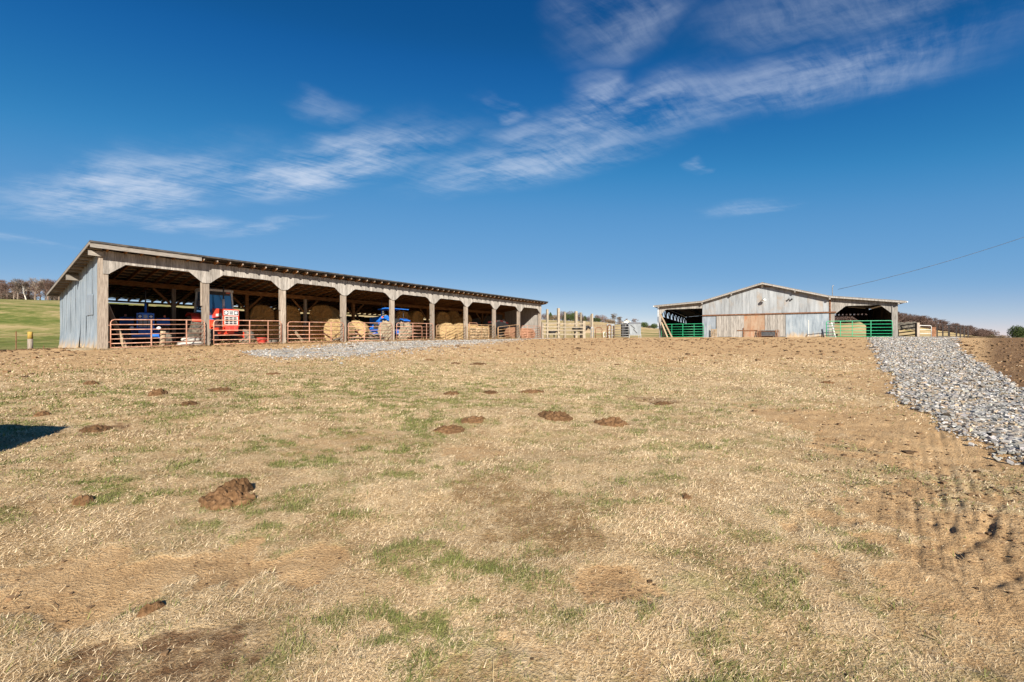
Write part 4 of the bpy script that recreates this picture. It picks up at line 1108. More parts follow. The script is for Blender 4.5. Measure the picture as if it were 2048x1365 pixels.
        MB().box(x1 + .05, x1 + .08, -1.12, -.92, 2.2, 2.5).build('mirror', MAT['dark_metal'], root)
    else:
        MB().box(-2.9, -2.45, -.25, .25, 1.35, 1.45).build('seat', MAT['dark_metal'], root)
        MB().box(-3.0, -2.88, -.25, .25, 1.45, 1.85).build('seat_back', MAT['dark_metal'], root)
        MB().tube([(-2.0, 0, 1.65), (-2.2, 0, 1.95)], .03, 8).build('steering_column', MAT['dark_metal'], root)
        MB().lathe([(.17, -.012), (.2, -.012), (.2, .012), (.17, .012)], (-2.22, 0, 1.98), 'x', 18).build('steering_wheel', MAT['dark_metal'], root)
        for s in (-1, 1):
            MB().box(-2.3, -2.2, s * .95 - .05, s * .95 + .05, 1.88, 2.0).build('marker_light', MAT['orange'], root)
        if style == 'canopy':
            for s in (-1, 1):
                for xx in (-3.1, -1.95):
                    MB().tube([(xx, s * .62, 1.3), (xx + .05, s * .60, 2.62)], .035, 7).build('canopy_post', MAT['dark_metal'], root)
                for k in range(5):
                    MB().box(-2.0, -1.9, s * .60 - .05, s * .60 + .05, 1.75 + k * .17, 1.82 + k * .17).build('light_guard', MAT['silver'], root)
            mb = MB(); mb.prism([(-3.45, 2.60), (-3.45, 2.66), (-2.5, 2.74), (-1.55, 2.66), (-1.55, 2.58), (-2.5, 2.66)], lambda a, b, d: (a, d, b), -.85, .85); mb.build('canopy', body, root)
        else:
            MB().box(.05, .2, -.62, .62, .62, .78).build('front_bumper', body, root)
            for s in (-1, 1):
                MB().lathe([(.03, -.03), (.1, .0), (.105, .04), (.02, .055)], (-.15, s * .62, 1.12), 'x', 14).build('work_lamp', MAT['lamp'], root, True)
                MB().box(-.2, -.14, s * .5 - .14, s * .5 + .14, 1.10, 1.14).build('lamp_bracket', body, root)
    return root
tractor(462, .95, -37, 'cab', 'red tractor with white-framed cab and tall grille behind the second gate', 1.04)
tractor(291, 2.7, -50, 'plain', 'dark blue tractor in shade at the near end of the shed', .92)
tractor(0, 3.45, 147, 'canopy', 'bright blue canopy tractor backed up to its gate with dusty rear tyres', .95, tpx(786, .9))

# the striped hay machine in the eighth bay
hm = shed_p(tpx(1000, 3.4), 3.4)
mc = empty('mower_conditioner', hm, SH_ROT, 'grey hay mower with red and white striped safety bar in the eighth bay', 'mower')
mb = MB(); mb.prism([(-.1, 1.25), (.0, 1.62), (.5, 1.78), (1.3, 1.66), (1.42, 1.3), (1.30, 1.3), (1.2, 1.55), (.5, 1.66), (.1, 1.52), (.02, 1.25)], lambda a, b, d: (d, a, b), -1.3, 1.35); mb.build('hood', MAT['grey_sheet'], mc)
mb = MB(); mb.prism([(-1.3, 1.3), (-1.3, 1.85), (-.2, 2.0), (1.35, 1.72), (1.35, 1.25)], lambda a, b, d: (a, d, b), -.14, -.11); mb.build('front_shield', MAT['grey_sheet'], mc)
tape = [(-2.3, 1.78), (-1.8, 1.83), (-1.3, 1.88), (-.75, 1.97), (-.2, 2.04), (.35, 1.97), (.85, 1.88), (1.35, 1.78)]
for k, ((a, za), (b_, zb_)) in enumerate(zip(tape[:-1], tape[1:])):
    mb = MB().hexa([(a, -.17, za - .085), (b_, -.17, zb_ - .085), (b_, -.15, zb_ - .085), (a, -.15, za - .085), (a, -.17, za + .085), (b_, -.17, zb_ + .085), (b_, -.15, zb_ + .085), (a, -.15, za + .085)])
    mb.build('safety_stripe', MAT['red_plastic'] if k % 2 == 0 else MAT['white_paint'], mc)
MB().bar((-2.35, -.1, 1.68), (-1.2, -.1, 1.80), .05, .12).build('tow_arm', MAT['dark_metal'], mc)
for xx in (-1.25, 1.32):
    MB().box(xx - .04, xx + .04, -.1, .0, .2, 1.8).build('upright', MAT['silver'], mc)
    wheel(mc, xx * .8, 1.0, .36, .22, MAT['silver'], R(90), 14)
MB().box(-1.25, 1.3, .0, .12, .35, .5).build('cutter_bar', MAT['dark_metal'], mc)
MB().tube([(.65, .1, 1.9), (.62, .1, 2.15), (.72, .1, 2.25), (.85, .1, 2.22), (.9, .1, 2.0)], .045, 7).build('hitch_loop', MAT['silver'], mc, True)

# ------------------------------------------------------------------ firewood, planks, sacks and other things kept in the shed
logm = []
for k in range(4):
    mb = MB(); g = random.Random(k)
    if k < 2: poly = [(math.cos(a) * g.uniform(.85, 1.05), math.sin(a) * g.uniform(.85, 1.05)) for a in [6.283 * i / 9 for i in range(9)]]
    else: poly = [(-1, -.6), (1., -.7), (.9, .1), (.1, 1.0), (-.8, .3)]
    mb.prism(poly, lambda a, b, d: (a * .5, d, b * .5), -.22, .22); me = mb.mesh('firewood_log'); me.materials.append(MAT['log_end']); logm.append(me)
def logstack(t0, t1, h, w, label, n_rows):
    for r_ in range(n_rows):
        t = t0 + rnd.uniform(0, .1)
        while t < t1:
            s = rnd.uniform(.13, .19)
            x, y = shed_xy(t, w + rnd.uniform(-.04, .04))
            o = bpy.data.objects.new('firewood_log', logm[rnd.randint(0, 3)]); o.scale = (s, 1, s * .86)
            o.location = (x, y, gz(x, y) + h * (r_ + .5) / n_rows); o.rotation_euler = (0, rnd.uniform(-.25, .25), SH_ROT + rnd.uniform(-.08, .08))
            COL.objects.link(o); tag(o, label, 'firewood', 'split logs stacked in the seventh bay')
            t += s * 1.18
logstack(tpx(934, .62), tpx(951, .62), 1.12, .62, 'split log in the left firewood stack behind the tan gate', 7)
logstack(tpx(954, .62), tpx(975, .62), 1.15, .62, 'split log in the right firewood stack behind the tan gate', 7)
pi_ = 0
PLK = [  # t-range by px, w, start height, end height, mat, description
    (700, 745, .9, .18, .22, 'new_wood', 'long pale plank lying lowest in the scrap heap'), (706, 776, .7, .34, .18, 'board_h', 'grey plank lying across the middle of the scrap heap'),
    (700, 770, 1.1, .62, .45, 'board_h', 'weathered plank resting level high on the scrap heap'), (702, 735, 1.0, .98, .80, 'new_wood', 'pale plank sticking out of the top of the scrap heap'),
    (712, 728, .6, .75, .1, 'rust', 'reddish board slanting down across the heap'), (730, 760, .8, .7, .2, 'new_wood', 'pale board slanting to the right of the heap'),
    (690, 720, .55, .12, .08, 'board_h', 'grey plank on the ground at the left of the heap'), (735, 782, .6, .1, .16, 'board_h', 'grey plank on the ground at the right of the heap'),
    (716, 750, 1.3, .48, .66, 'new_wood', 'pale plank tilted up in the middle of the heap'), (748, 772, .5, .28, .34, 'board_h', 'short grey plank propped before the blue tractor'),
    (641, 668, .7, .78, .1, 'rust', 'reddish board slanting down left of the sunlit bale'), (664, 690, .6, .1, .5, 'new_wood', 'pale board rising to the fourth post'),
    (668, 684, .45, .15, .30, 'board_h', 'short grey board on the ground before the sunlit bale'), (672, 696, .5, .05, .12, 'rust', 'reddish board lying before the sunlit bale'),
]
for p0, p1, w, h0, h1, mt, lb in PLK:
    a = shed_p(tpx(p0, w), w, h0 + .02); b_ = shed_p(tpx(p1, w + .2), w + .2, h1 + .02)
    c = (a + b_) / 2; d = b_ - a
    mb = MB().bar(a - c, b_ - c, .16, .045); o = mb.build('plank', MAT[mt], None, False, c); tag(o, lb + ' in the fourth bay', 'plank', 'scrap planks in the shed')
for k, (px, w, h, lb) in enumerate([(326, .9, .85, 'short pale post stub standing behind the first gate, right of the blue tractor')]):
    a = shed_p(tpx(px, w), w); tag(MB().tube([(0, 0, -.1), (0, 0, h * .6), (.01, 0, h)], [.14, .13, .12], 12).build('post_stub', MAT['new_wood'], None, True, a), lb, 'post')
a = shed_p(tpx(600, 1.8), 1.8, .55); b2 = shed_p(tpx(588, .9), .9, .55)
o = MB().bar(shed_p(tpx(586, 1.6), 1.6, .95) - a, shed_p(tpx(607, .8), .8, .03) - a, .2, .05).build('plank', MAT['new_wood'], None, False, a); tag(o, 'pale plank leaning in the third bay right of the post', 'plank')
o = MB().bar(shed_p(.9, .5, .02) - SA, shed_p(.28, .9, 2.2) - SA, .2, .05, (0, 1, 0)).build('plank', MAT['new_wood'], None, False, SA); tag(o, 'tan plank leaning behind the first gate at the corner post', 'plank')
# red tub, tyre, sacks
a = shed_p(tpx(523, .45), .45)
tub = empty('feed_tub', a, 0, 'red plastic feed tub on the ground behind the second gate', 'tub')
MB().lathe([(.20, .0), (.23, .05), (.27, .36), (.30, .37), (.30, .40), (.26, .40), (.21, .06), (.02, .05)], (0, 0, 0), 'z', 22).build('tub_body', MAT['red_plastic'], tub, True)
MB().tube([(.29, 0, .33), (.36, 0, .30), (.36, 0, .22), (.27, 0, .2)], .012, 6).build('handle', MAT['red_plastic'], tub)
a = shed_p(tpx(541, .6), .6)
tr = empty('spare_tyre', a, R(20), 'old dark tyre lying beside the red feed tub', 'tyre')
MB().lathe([(.20, .02), (.26, .0), (.36, .0), (.41, .06), (.41, .20), (.36, .26), (.26, .26), (.20, .24)], (0, 0, 0), 'z', 24).build('tyre', MAT['tyre'], tr, True)
MB().lathe([(.0, .10), (.15, .10), (.205, .03), (.205, .22), (.15, .15), (.0, .15)], (0, 0, 0), 'z', 20).build('rim', MAT['silver'], tr, True)
def sack(px, w, h, ln, wd, rz, lb):
    a = shed_p(tpx(px, w), w, h)
    mb = MB(); n = 16
    prof = [(.05, -.5), (.5, -.47), (.8, -.36), (.95, -.15), (1, 0), (.95, .15), (.8, .36), (.5, .47), (.05, .5)]
    mb.lathe(prof, (0, 0, 0), 'x', n)
    V = np.array(mb.v); V[:, 0] *= ln; V[:, 1] *= wd * .5; V[:, 2] *= .16
    V += (np.stack([fbm(V[:, 1] * 7, V[:, 0] * 7, 5 + i, 3) for i in range(3)], -1) - .5) * .07
    mb.v = [tuple(p) for p in V]
    tag(mb.build('feed_sack', MAT['sack'], None, True, (a.x, a.y, a.z + .13), (0, 0, rz)), lb, 'sack', 'pale feed sacks')
sack(372, .55, .0, .8, .5, R(50), 'pale feed sack at the bottom left behind the first gate')
sack(394, .5, .0, .85, .5, R(60), 'pale feed sack at the bottom right beside the second post')
sack(382, .7, .24, .85, .5, R(40), 'pale feed sack lying on top of the other two')
# straw drifts along the gates
def mound(x, y, rx, ry, h, mat, name, label, cat, seed, rot=0., group=None, na=20, nr_=7, lump=.35, sharp=1.3, kind=None):
    g = np.random.default_rng(seed)
    A, Q = np.meshgrid(np.linspace(0, 2 * np.pi, na, endpoint=False), np.linspace(0, 1, nr_))
    out = 1 + (fbm(np.cos(A) * 1.6 + seed, np.sin(A) * 1.6, seed, 3) - .5) * .9
    lx, ly = np.cos(A) * Q * rx * out, np.sin(A) * Q * ry * out
    ca, sa = math.cos(rot), math.sin(rot)
    X, Y = x + lx * ca - ly * sa, y + lx * sa + ly * ca
    prof = (1 - Q ** 2.2) ** (1 / sharp)
    Zs = Gf(X.ravel(), Y.ravel()).reshape(X.shape)
    z = Zs - .012 + h * prof * (1 + lump * 2.2 * (fbm(lx * 6 / max(rx, .2) + seed, ly * 6 / max(ry, .2), seed + 3, 3) - .5)) + (fbm(lx * 26, ly * 26, seed + 9, 3) - .5) * h * .9 * (Q < .97)
    c = np.array([x, y, float(Gf(np.array([x]), np.array([y]))[0])])
    V = np.stack([X, Y, z], -1).reshape(-1, 3) - c
    idx = np.arange(nr_ - 1)[:, None] * na + np.arange(na)[None]; idn = np.arange(nr_ - 1)[:, None] * na + (np.arange(na)[None] + 1) % na
    F = np.stack([idx, idn, idn + na, idx + na], -1).reshape(-1, 4)[:, ::-1]
    me = np_mesh(name, V, F, mat, True)
    o = link(name, me); o.location = c
    return tag(o, label, cat, group, kind)
# loose hay strewn along the gates and under the roof
n = 15000
tt = rng.uniform(-.3, 34, n); ww = np.where(rng.random(n) < .6, rng.normal(.35, .55, n), rng.uniform(-.3, 4, n)); ww = np.maximum(ww, -.75)
hx, hy = SA.x + sa_ * tt - ca_ * ww, SA.y + ca_ * tt + sa_ * ww
heap = sstep(.45, .7, fbm(tt * .5, ww * 1.2, 151, 3)); hz_ = Gs(hx, hy) + rng.random(n) ** 2 * .22 * heap + .01
a = rng.uniform(0, 6.283, n); el = rng.normal(0, .35, n); L = rng.uniform(.10, .34, n); wd_ = rng.uniform(.008, .018, n)
dx, dy, dz_ = np.cos(a) * np.cos(el) * L, np.sin(a) * np.cos(el) * L, np.abs(np.sin(el)) * L
V = np.stack([np.stack([hx - np.sin(a) * wd_, hy + np.cos(a) * wd_, hz_], -1), np.stack([hx + np.sin(a) * wd_, hy - np.cos(a) * wd_, hz_ + wd_ * .6], -1), np.stack([hx + dx, hy + dy, hz_ + dz_], -1)], 1).reshape(-1, 3)
cc = (lambda t_: (1 - t_) * np.array([[.28, .18, .08]]) + t_ * np.array([[.60, .46, .25]]))(rng.random((n, 1)))
me = np_mesh('loose_hay', V, np.arange(3 * n).reshape(-1, 3), MAT['blade'], cols=np.repeat(cc, 3, 0))
tag(link('loose_hay', me), 'loose straw strewn along the gates of the long shed', 'hay', kind='stuff')
mound(-20.9, 21.4, 1.6, .7, .10, MAT['hay_grey'], 'straw_bank', 'low bank of trampled straw along the metal end wall', 'straw', 10, R(143))
mound(*shed_xy(1.0, .0), 1.1, .3, .10, MAT['hay_grey'], 'straw_drift', 'drift of trampled straw at the foot of the corner post', 'straw', 5, SH_ROT)
mound(*shed_xy(14.5, .5), 2.0, .5, .13, MAT['hay_grey'], 'straw_drift', 'drift of trampled straw under the scrap planks', 'straw', 8, SH_ROT)

# ================================================================== THE BARN
BW, BL_ = 21.45, 27.0
XL, XR, XC = 4.65, 16.22, 10.45        # main body between the two lean-tos, ridge
barn = empty('barn', BO, -BTH, 'grey metal-clad gable barn with an open lean-to on each side', 'barn')
BZ = BO.z
def bg(x, y): return gz(*barn_xy(x, y)) - BZ
def bpx(px):
    """x along the barn front seen at px"""
    u = (px - CX) / FPX
    return (u * BO.y - BO.x) / (cb_ + u * sb_)
ZRIDGE, ZJ, ZEL, ZER = 7.66 - BZ, 5.98 - BZ, 5.66 - BZ, 5.22 - BZ
def rz(x):
    if x < XL: return ZEL + (ZJ - ZEL) * (x + .5) / (XL + .5)
    if x < XC: return ZJ + (ZRIDGE - ZJ) * (x - XL) / (XC - XL)
    if x < XR: return ZRIDGE + (ZJ - ZRIDGE) * (x - XC) / (XR - XC)
    return ZJ + (ZER - ZJ) * (x - XR) / (BW + .55 - XR)
def sheet(name, x0, x1, zb0, zb1, y0, th, mat, topfn=None, zt=None):
    """upright piece on the front: sloped top following topfn"""
    t0 = topfn(x0) if topfn else zt; t1 = topfn(x1) if topfn else zt
    return MB().hexa([(x0, y0 - th, zb0), (x1, y0 - th, zb1), (x1, y0, zb1), (x0, y0, zb0), (x0, y0 - th, t0), (x1, y0 - th, t1), (x1, y0, t1), (x0, y0, t0)]).build(name, mat, barn)
ZTR = 4.40 - BZ
under = lambda x: rz(x) - .10
# gable sheets
xs = [XL + .01]
while xs[-1] < XR - .02:
    nx = min(xs[-1] + .66, XR)
    if xs[-1] < XC < nx: nx = XC
    xs.append(nx)
for i, (a, b_) in enumerate(zip(xs[:-1], xs[1:])):
    zm = 5.93 - BZ if (a < 7.6 or a > 13.0) else None
    if b_ - a < .05: continue
    lim = (lambda x: min(under(x), 7.18 - BZ))
    sheet('gable_sheet', a + .004, b_ - .004, ZTR - .02, ZTR - .02, -.012 - .007 * (i % 2), .008, MAT['barn_metal'], lim)
# louvre in the peak
mb = MB(); lo = empty('louvre_tmp', (0, 0, 0)); bpy.data.objects.remove(lo)
for k in range(4):
    z = 7.20 - BZ + k * .065; hw = max(.1, (ZRIDGE - .14 - z) / (ZRIDGE - ZJ) * (XR - XC))
    MB().box(XC - hw, XC + hw, -.03, -.005, z, z + .042).build('louvre_slat', MAT['barn_board'] if k else MAT['rust'], barn)
MB().box(XC - .10, XC + .10, -.045, -.031, 7.19 - BZ, 7.5 - BZ).build('louvre_post', MAT['white_paint'], barn)
# sliding-door track
MB().box(XL - .0, XR + .55, -.20, -.06, ZTR - .06, ZTR + .06).build('door_track', MAT['rust'], barn)
# lower front: doors and fixed sheets, read from left to right
gb = bg(10, 0) - .03
def boards(name, x0, x1, z0, z1, y0, mat, wdt=.24, th=.025):
    n = max(1, round((x1 - x0) / wdt))
    for i in range(n):
        a, b_ = x0 + (x1 - x0) * i / n + .006, x0 + (x1 - x0) * (i + 1) / n - .006
        y = y0 - rnd.uniform(0, .012)
        MB().box(a, b_, y - th, y, z0 + rnd.uniform(-.02, .05), z1).build(name, mat, barn)
d1, d2, d3, d4, d5 = bpx(1433), bpx(1487), bpx(1529), bpx(1571), XR
for i in range(3):
    a, b_ = XL + .01 + (d1 - .08 - XL) * i / 3, XL + .01 + (d1 - .08 - XL) * (i + 1) / 3
    MB().box(a, b_ - .006, -.06 - .006 * (i % 2), -.05, gb, ZTR - .07).build('wall_sheet', MAT['galv'], barn)
boards('door_board', d1, d2, gb + .05, ZTR - .07, -.07, MAT['barn_board'])
for i in range(3):
    a, b_ = d2 + .02 + (d3 - d2) * i / 3, d2 + .02 + (d3 - d2) * (i + 1) / 3
    MB().box(a, b_ - .006, -.085 - .006 * (i % 2), -.07, gb, ZTR - .07).build('rusted_sheet', MAT['barn_rust'], barn)
boards('door_board', d3 + .03, d4, gb + .05, ZTR - .07, -.07, MAT['barn_board'])
for i in range(6):
    a, b_ = d4 + .02 + (d5 - d4 - .03) * i / 6, d4 + .02 + (d5 - d4 - .03) * (i + 1) / 6
    MB().box(a, b_ - .006, -.075 - .008 * (i % 2), -.06, gb, ZTR - .07).build('door_sheet', MAT['end_sheet'], barn)
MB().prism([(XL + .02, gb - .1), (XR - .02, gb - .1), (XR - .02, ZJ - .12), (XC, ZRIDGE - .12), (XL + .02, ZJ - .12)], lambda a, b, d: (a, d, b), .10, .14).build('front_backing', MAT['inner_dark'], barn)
MB().box(d4 + 1.95, d4 + 2.0, -.11, -.083, gb + .1, gb + 1.75).build('door_rail', MAT['white_paint'], barn)
MB().box(d2 - .6, d2 + 1.35, -.16, -.10, gb + .72, gb + .80).build('door_bar', MAT['rust'], barn)
MB().box(d2 - .04, d2 + .06, -.19, -.16, gb + .12, gb + 1.05).build('door_bar', MAT['rust'], barn)
MB().box(d2 + .0, d2 + .05, -.10, -.09, gb + 1.05, ZTR - .1).build('door_stile', MAT['barn_board'], barn)
# lean-to fronts: header boards with the corner cut away, corner posts
def header(x0, x1, oL, oR, zt, zc, chL, chR):
    n = max(1, round((x1 - x0) / .22))
    def zb_(x):
        if x < oL or x > oR: return None
        if chL and x < oL + chL: return zc + (zt - zc) * (x - oL) / chL
        if chR and x > oR - chR: return zc + (zt - zc) * (oR - x) / chR
        return zt
    for i in range(n):
        a, b_ = x0 + (x1 - x0) * i / n + .004, x0 + (x1 - x0) * (i + 1) / n - .004
        za, zb2 = zb_(a), zb_(b_)
        if za is None and zb2 is None: za = zb2 = bg(a, 0) - .05
        elif za is None: za = bg(a, 0) - .05 if zb2 < zt else zb2
        elif zb2 is None: zb2 = za
        if min(za, zb2) < .3 and max(za, zb2) > .5: za = zb2 = min(za, zb2)
        j = rnd.uniform(0, .012)
        MB().hexa([(a, -.04 - j, za), (b_, -.04 - j, zb2), (b_, -.012, zb2), (a, -.012, za), (a, -.04 - j, under(a)), (b_, -.04 - j, under(b_)), (b_, -.012, under(b_)), (a, -.012, under(a))]).build('header_board', MAT['barn_board'], barn)
header(0.02, XL - .01, bpx(1321.5), XL - .01, 5.20 - BZ, 4.58 - BZ, .55, 0)
header(XR + .01, BW - .02, bpx(1665), bpx(1787), 4.98 - BZ, 4.02 - BZ, 1.05, 1.0)
MB().box(-.02, .22, -.02, .2, -.4, rz(0) - .15).build('corner_post', MAT['post'], barn)
MB().box(BW - .42, BW + .02, -.10, -.055, bg(BW, 0) - .1, rz(BW) - .2).build('corner_board', MAT['barn_board'], barn)
MB().box(BW - .25, BW, .0, .2, -.4, rz(BW) - .15).build('corner_post', MAT['post'], barn)
MB().box(XR + .02, XR + .14, -.09, -.045, ZTR - 1.0, ZJ - .15).build('corner_trim', MAT['rust'], barn)
# walls running back
def long_wall(x, z1, mat, name, y0=.15, y1=BL_, n=90):
    mb = MB()
    for i in range(n):
        a, b_ = y0 + (y1 - y0) * i / n, y0 + (y1 - y0) * (i + 1) / n - .012
        mb.box(x - .015, x + .015, a, b_, bg(x, (a + b_) / 2) - .2, z1 - rnd.uniform(0, .04))
    o = mb.build(name, mat, barn); o['kind'] = 'stuff'
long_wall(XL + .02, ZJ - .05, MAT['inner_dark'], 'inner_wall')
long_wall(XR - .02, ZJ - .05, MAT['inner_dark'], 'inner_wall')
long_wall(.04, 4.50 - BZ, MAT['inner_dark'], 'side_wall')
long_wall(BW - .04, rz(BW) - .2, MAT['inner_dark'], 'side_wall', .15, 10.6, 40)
MB().box(0, .1, .2, BL_, rz(0) - .35, rz(0) - .15).build('eave_beam', MAT['inner_dark'], barn)
MB().box(BW - .1, BW, .2, 10.5, rz(BW) - .35, rz(BW) - .17).build('eave_beam', MAT['inner_dark'], barn)
for k in range(8):
    y = 1.2 + k * 3.3
    for s in (0, 1):
        MB().bar((.05, y + .1, 4.52 - BZ), (.05, y + 1.5, rz(0) - .33), .04, .10, (1, 0, 0)).build('lattice_brace', MAT['inner_dark'], barn) if s else MB().bar((.06, y + 3.0, 4.52 - BZ), (.06, y + 1.6, rz(0) - .33), .04, .10, (1, 0, 0)).build('lattice_brace', MAT['inner_dark'], barn)
    for x, ztop in ((.1, rz(0) - .3), (BW - .12, rz(BW) - .3)):
        if x > 5 and y > 10: continue
        MB().box(x - .09, x + .09, y, y + .18, bg(x, y) - .3, ztop).build('side_post', MAT['inner_dark'], barn)
# back wall with the far openings
bw0 = BL_
def back(x0, x1, z0, z1): 
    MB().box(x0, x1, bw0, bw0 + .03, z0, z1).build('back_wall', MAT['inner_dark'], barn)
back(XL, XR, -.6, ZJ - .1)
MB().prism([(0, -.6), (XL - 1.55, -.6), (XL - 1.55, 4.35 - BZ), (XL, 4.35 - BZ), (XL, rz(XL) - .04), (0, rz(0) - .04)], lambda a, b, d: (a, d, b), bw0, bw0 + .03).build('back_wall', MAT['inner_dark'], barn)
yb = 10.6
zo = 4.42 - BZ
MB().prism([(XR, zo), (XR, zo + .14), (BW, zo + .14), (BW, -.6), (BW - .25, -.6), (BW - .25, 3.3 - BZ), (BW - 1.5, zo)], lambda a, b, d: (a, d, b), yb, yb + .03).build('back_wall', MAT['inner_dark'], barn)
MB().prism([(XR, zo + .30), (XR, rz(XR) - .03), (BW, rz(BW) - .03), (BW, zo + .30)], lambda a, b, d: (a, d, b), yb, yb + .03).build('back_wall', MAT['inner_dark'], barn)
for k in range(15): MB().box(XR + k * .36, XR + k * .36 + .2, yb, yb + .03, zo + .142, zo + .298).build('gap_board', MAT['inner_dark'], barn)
# roof slopes with ribs
def slope(x0, x1, ya, yb, name, mat):
    n = 90; mb = MB()
    for xx in (x0, x1):
        z = {True: rz(xx)}[True]
        for i in range(n + 1): mb.v.append((xx, ya + (yb - ya) * i / n, z + (.025 if i % 2 else 0)))
    for i in range(n): mb.f.append((i, i + 1, n + 2 + i, n + 1 + i))
    o = mb.build(name, mat, barn); s_ = o.modifiers.new('t', 'SOLIDIFY'); s_.thickness = .03; s_.offset = -1
for a, b_ in ((-.5, XL - .001), (XL - .001, XC), (XC, XR - .001), (XR + .001, BW + .55)):
    slope(a, b_, -.52, BL_ + .4 if b_ < BW else 11.0, 'roof_slope', MAT['barn_roof'])
MB().prism([(XC - .28, ZRIDGE - .06), (XC, ZRIDGE + .05), (XC + .28, ZRIDGE - .06), (XC, ZRIDGE + .03)], lambda a, b, d: (a, d, b), -.54, BL_ + .42).build('ridge_cap', MAT['barn_roof'], barn)
for a, b_ in ((-.5, XL), (XL, XC), (XC, XR), (XR, BW + .55)):
    za, zb2 = rz(a + 1e-4), rz(b_ - 1e-4)
    MB().hexa([(a, -.515, za - .17), (b_, -.515, zb2 - .17), (b_, -.48, zb2 - .17), (a, -.48, za - .17), (a, -.515, za - .02), (b_, -.515, zb2 - .02), (b_, -.48, zb2 - .02), (a, -.48, za - .02)]).build('rake_board', MAT['barn_board'], barn)
for xx in (XL, XR, XL + 2.9, XR - 2.9, .0, BW):
    MB().box(xx - .07, xx + .07, -.46, .0, rz(xx) - .34, rz(xx) - .12).build('purlin_end', MAT['barn_board'], barn)
for i in range(12):
    xx = .4 + i * (BW - .8) / 11
    MB().box(xx - .03, xx + .03, .1, BL_ - .1 if xx < XR else 10.5, rz(xx) - .16, rz(xx) - .05).build('purlin', MAT['inner_dark'], barn)
MB().tube([(-.52, -.56, rz(-.5) - .08), (-.52, BL_, rz(-.5) - .08)], .06, 8).build('gutter', MAT['white_paint'], barn)
MB().tube([(BW + .58, -.56, ZER - .06), (BW + .58, 11.0, ZER - .06)], .06, 8).build('gutter', MAT['white_paint'], barn)
MB().tube([(-.10, -.10, rz(0) - .35), (-.10, -.10, bg(0, 0) + 1.35)], .045, 8).build('downpipe', MAT['white_paint'], barn)
# lamps on the gable
xl = bpx(1528); zl = EYE + (682.5 - 601) * (BO.y - sb_ * xl) / FPX - BZ
MB().tube([(xl, -.02, zl + .2), (xl, -.35, zl + .22), (xl, -.45, zl + .12)], .025, 7).build('lamp_arm', MAT['silver'], barn)
MB().lathe([(.02, -.14), (.15, -.13), (.19, .0), (.09, .12), (.02, .14)], (xl, -.45, zl + .0), 'z', 16).build('lamp_head', MAT['white_paint'], barn, True)
xl = bpx(1580)
for s in (-1, 1):
    MB().lathe([(.03, -.1), (.09, -.06), (.05, .08)], (xl + s * .14, -.16, zl - .02), 'y', 12).build('flood_lamp', MAT['dark_metal'], barn, True)
MB().box(xl - .06, xl + .06, -.06, -.03, zl - .05, zl + .2).build('flood_bracket', MAT['silver'], barn)
# service mast and wire
xm = bpx(1665.5)
MB().tube([(xm, .2, rz(xm) - .1), (xm, .2, rz(xm) + 1.05), (xm + .06, .2, rz(xm) + 1.14), (xm + .12, .2, rz(xm) + 1.05)], .035, 8).build('service_mast', MAT['silver'], barn, True)
p0 = Vector((*barn_xy(xm + .45, .2), BZ + rz(xm) + .72)); p1 = at(2240, 405, 38)
pts = []
for i in range(25):
    u = i / 24; p = p0.lerp(p1, u); p.z -= 4 * .55 * u * (1 - u); pts.append(p - p0)
cb = MB().tube(pts, .018, 5).build('power_line', MAT['dark_metal'], None, True, p0); tag(cb, 'thin dark power line rising from the barn roof to the right', 'power line')
# green gates at the barn
def bpt(x, y): q = barn_xy(x, y); return Vector((*q, gz(*q)))
tube_gate(bpt(bpx(1323), -.25), bpt(bpx(1408), -.2), 1.42, 5, (.26, .52, .78), MAT['green_gate'], 'green six-bar gate across the left lean-to of the barn', r=.032)
gl = Vector((*gp(1652, 677.2), 0)); gl = at(1652, 676, 42.0); gl.z = gz(gl.x, gl.y); gr = at(1785, 673, 40.6); gr.z = gz(gr.x, gr.y) + .02
gm_ = gl.lerp(gr, .54); gm_.z = gz(gm_.x, gm_.y)
tube_gate(gl, gr, 1.46, 5, (.22, .40, .68), MAT['green_gate'], 'green six-bar gate across the right lean-to of the barn', r=.034)
# leaning boards, pallet and other things by the barn
for k, (a, b_, lb) in enumerate([((1320.5, 628), (1344, 675), 'pale board leaning inside the left lean-to gate, the longer one'), ((1323, 645), (1335, 675), 'pale board leaning at the left lean-to corner, the shorter one')]):
    A, B = at(a[0], a[1], 50.4 - k * .1), at(b_[0], b_[1], 49.2 - k * .1); B.z = gz(B.x, B.y) + .03; c = (A + B) / 2
    tag(MB().bar(A - c, B - c, .16, .05, (0, 1, 0)).build('plank', MAT['new_wood'], None, False, c), lb, 'plank')
q = bpt(bpx(1428), -.35)
cr = empty('wooden_crate', q, -BTH, 'small broken wooden crate by the dark door gap of the barn', 'crate')
for k in range(4): MB().box(-.28, .28, -.02 + k * .001, .0 + k * .001, .05 + k * .23, .2 + k * .23).build('slat', MAT['new_wood'], cr)
for s in (-1, 1): MB().box(s * .25 - .04, s * .25 + .04, .004, .07, 0, .95).build('post', MAT['new_wood'], cr)
MB().bar((-.25, -.03, .1), (.25, -.03, .85), .09, .02, (0, 1, 0)).build('brace', MAT['new_wood'], cr)
q = bpt(bpx(1536), -.45)
ha = empty('drag_harrow', q, -BTH, 'dark ribbed panel with rusty end bars leaning on the barn doors', 'harrow')
MB().hexa([(-.62, -.05, .08), (.62, -.05, .08), (.62, .0, .08), (-.62, .0, .08), (-.62, .2, .72), (.62, .2, .72), (.62, .25, .72), (-.62, .25, .72)]).build('panel', MAT['dark_metal'], ha)
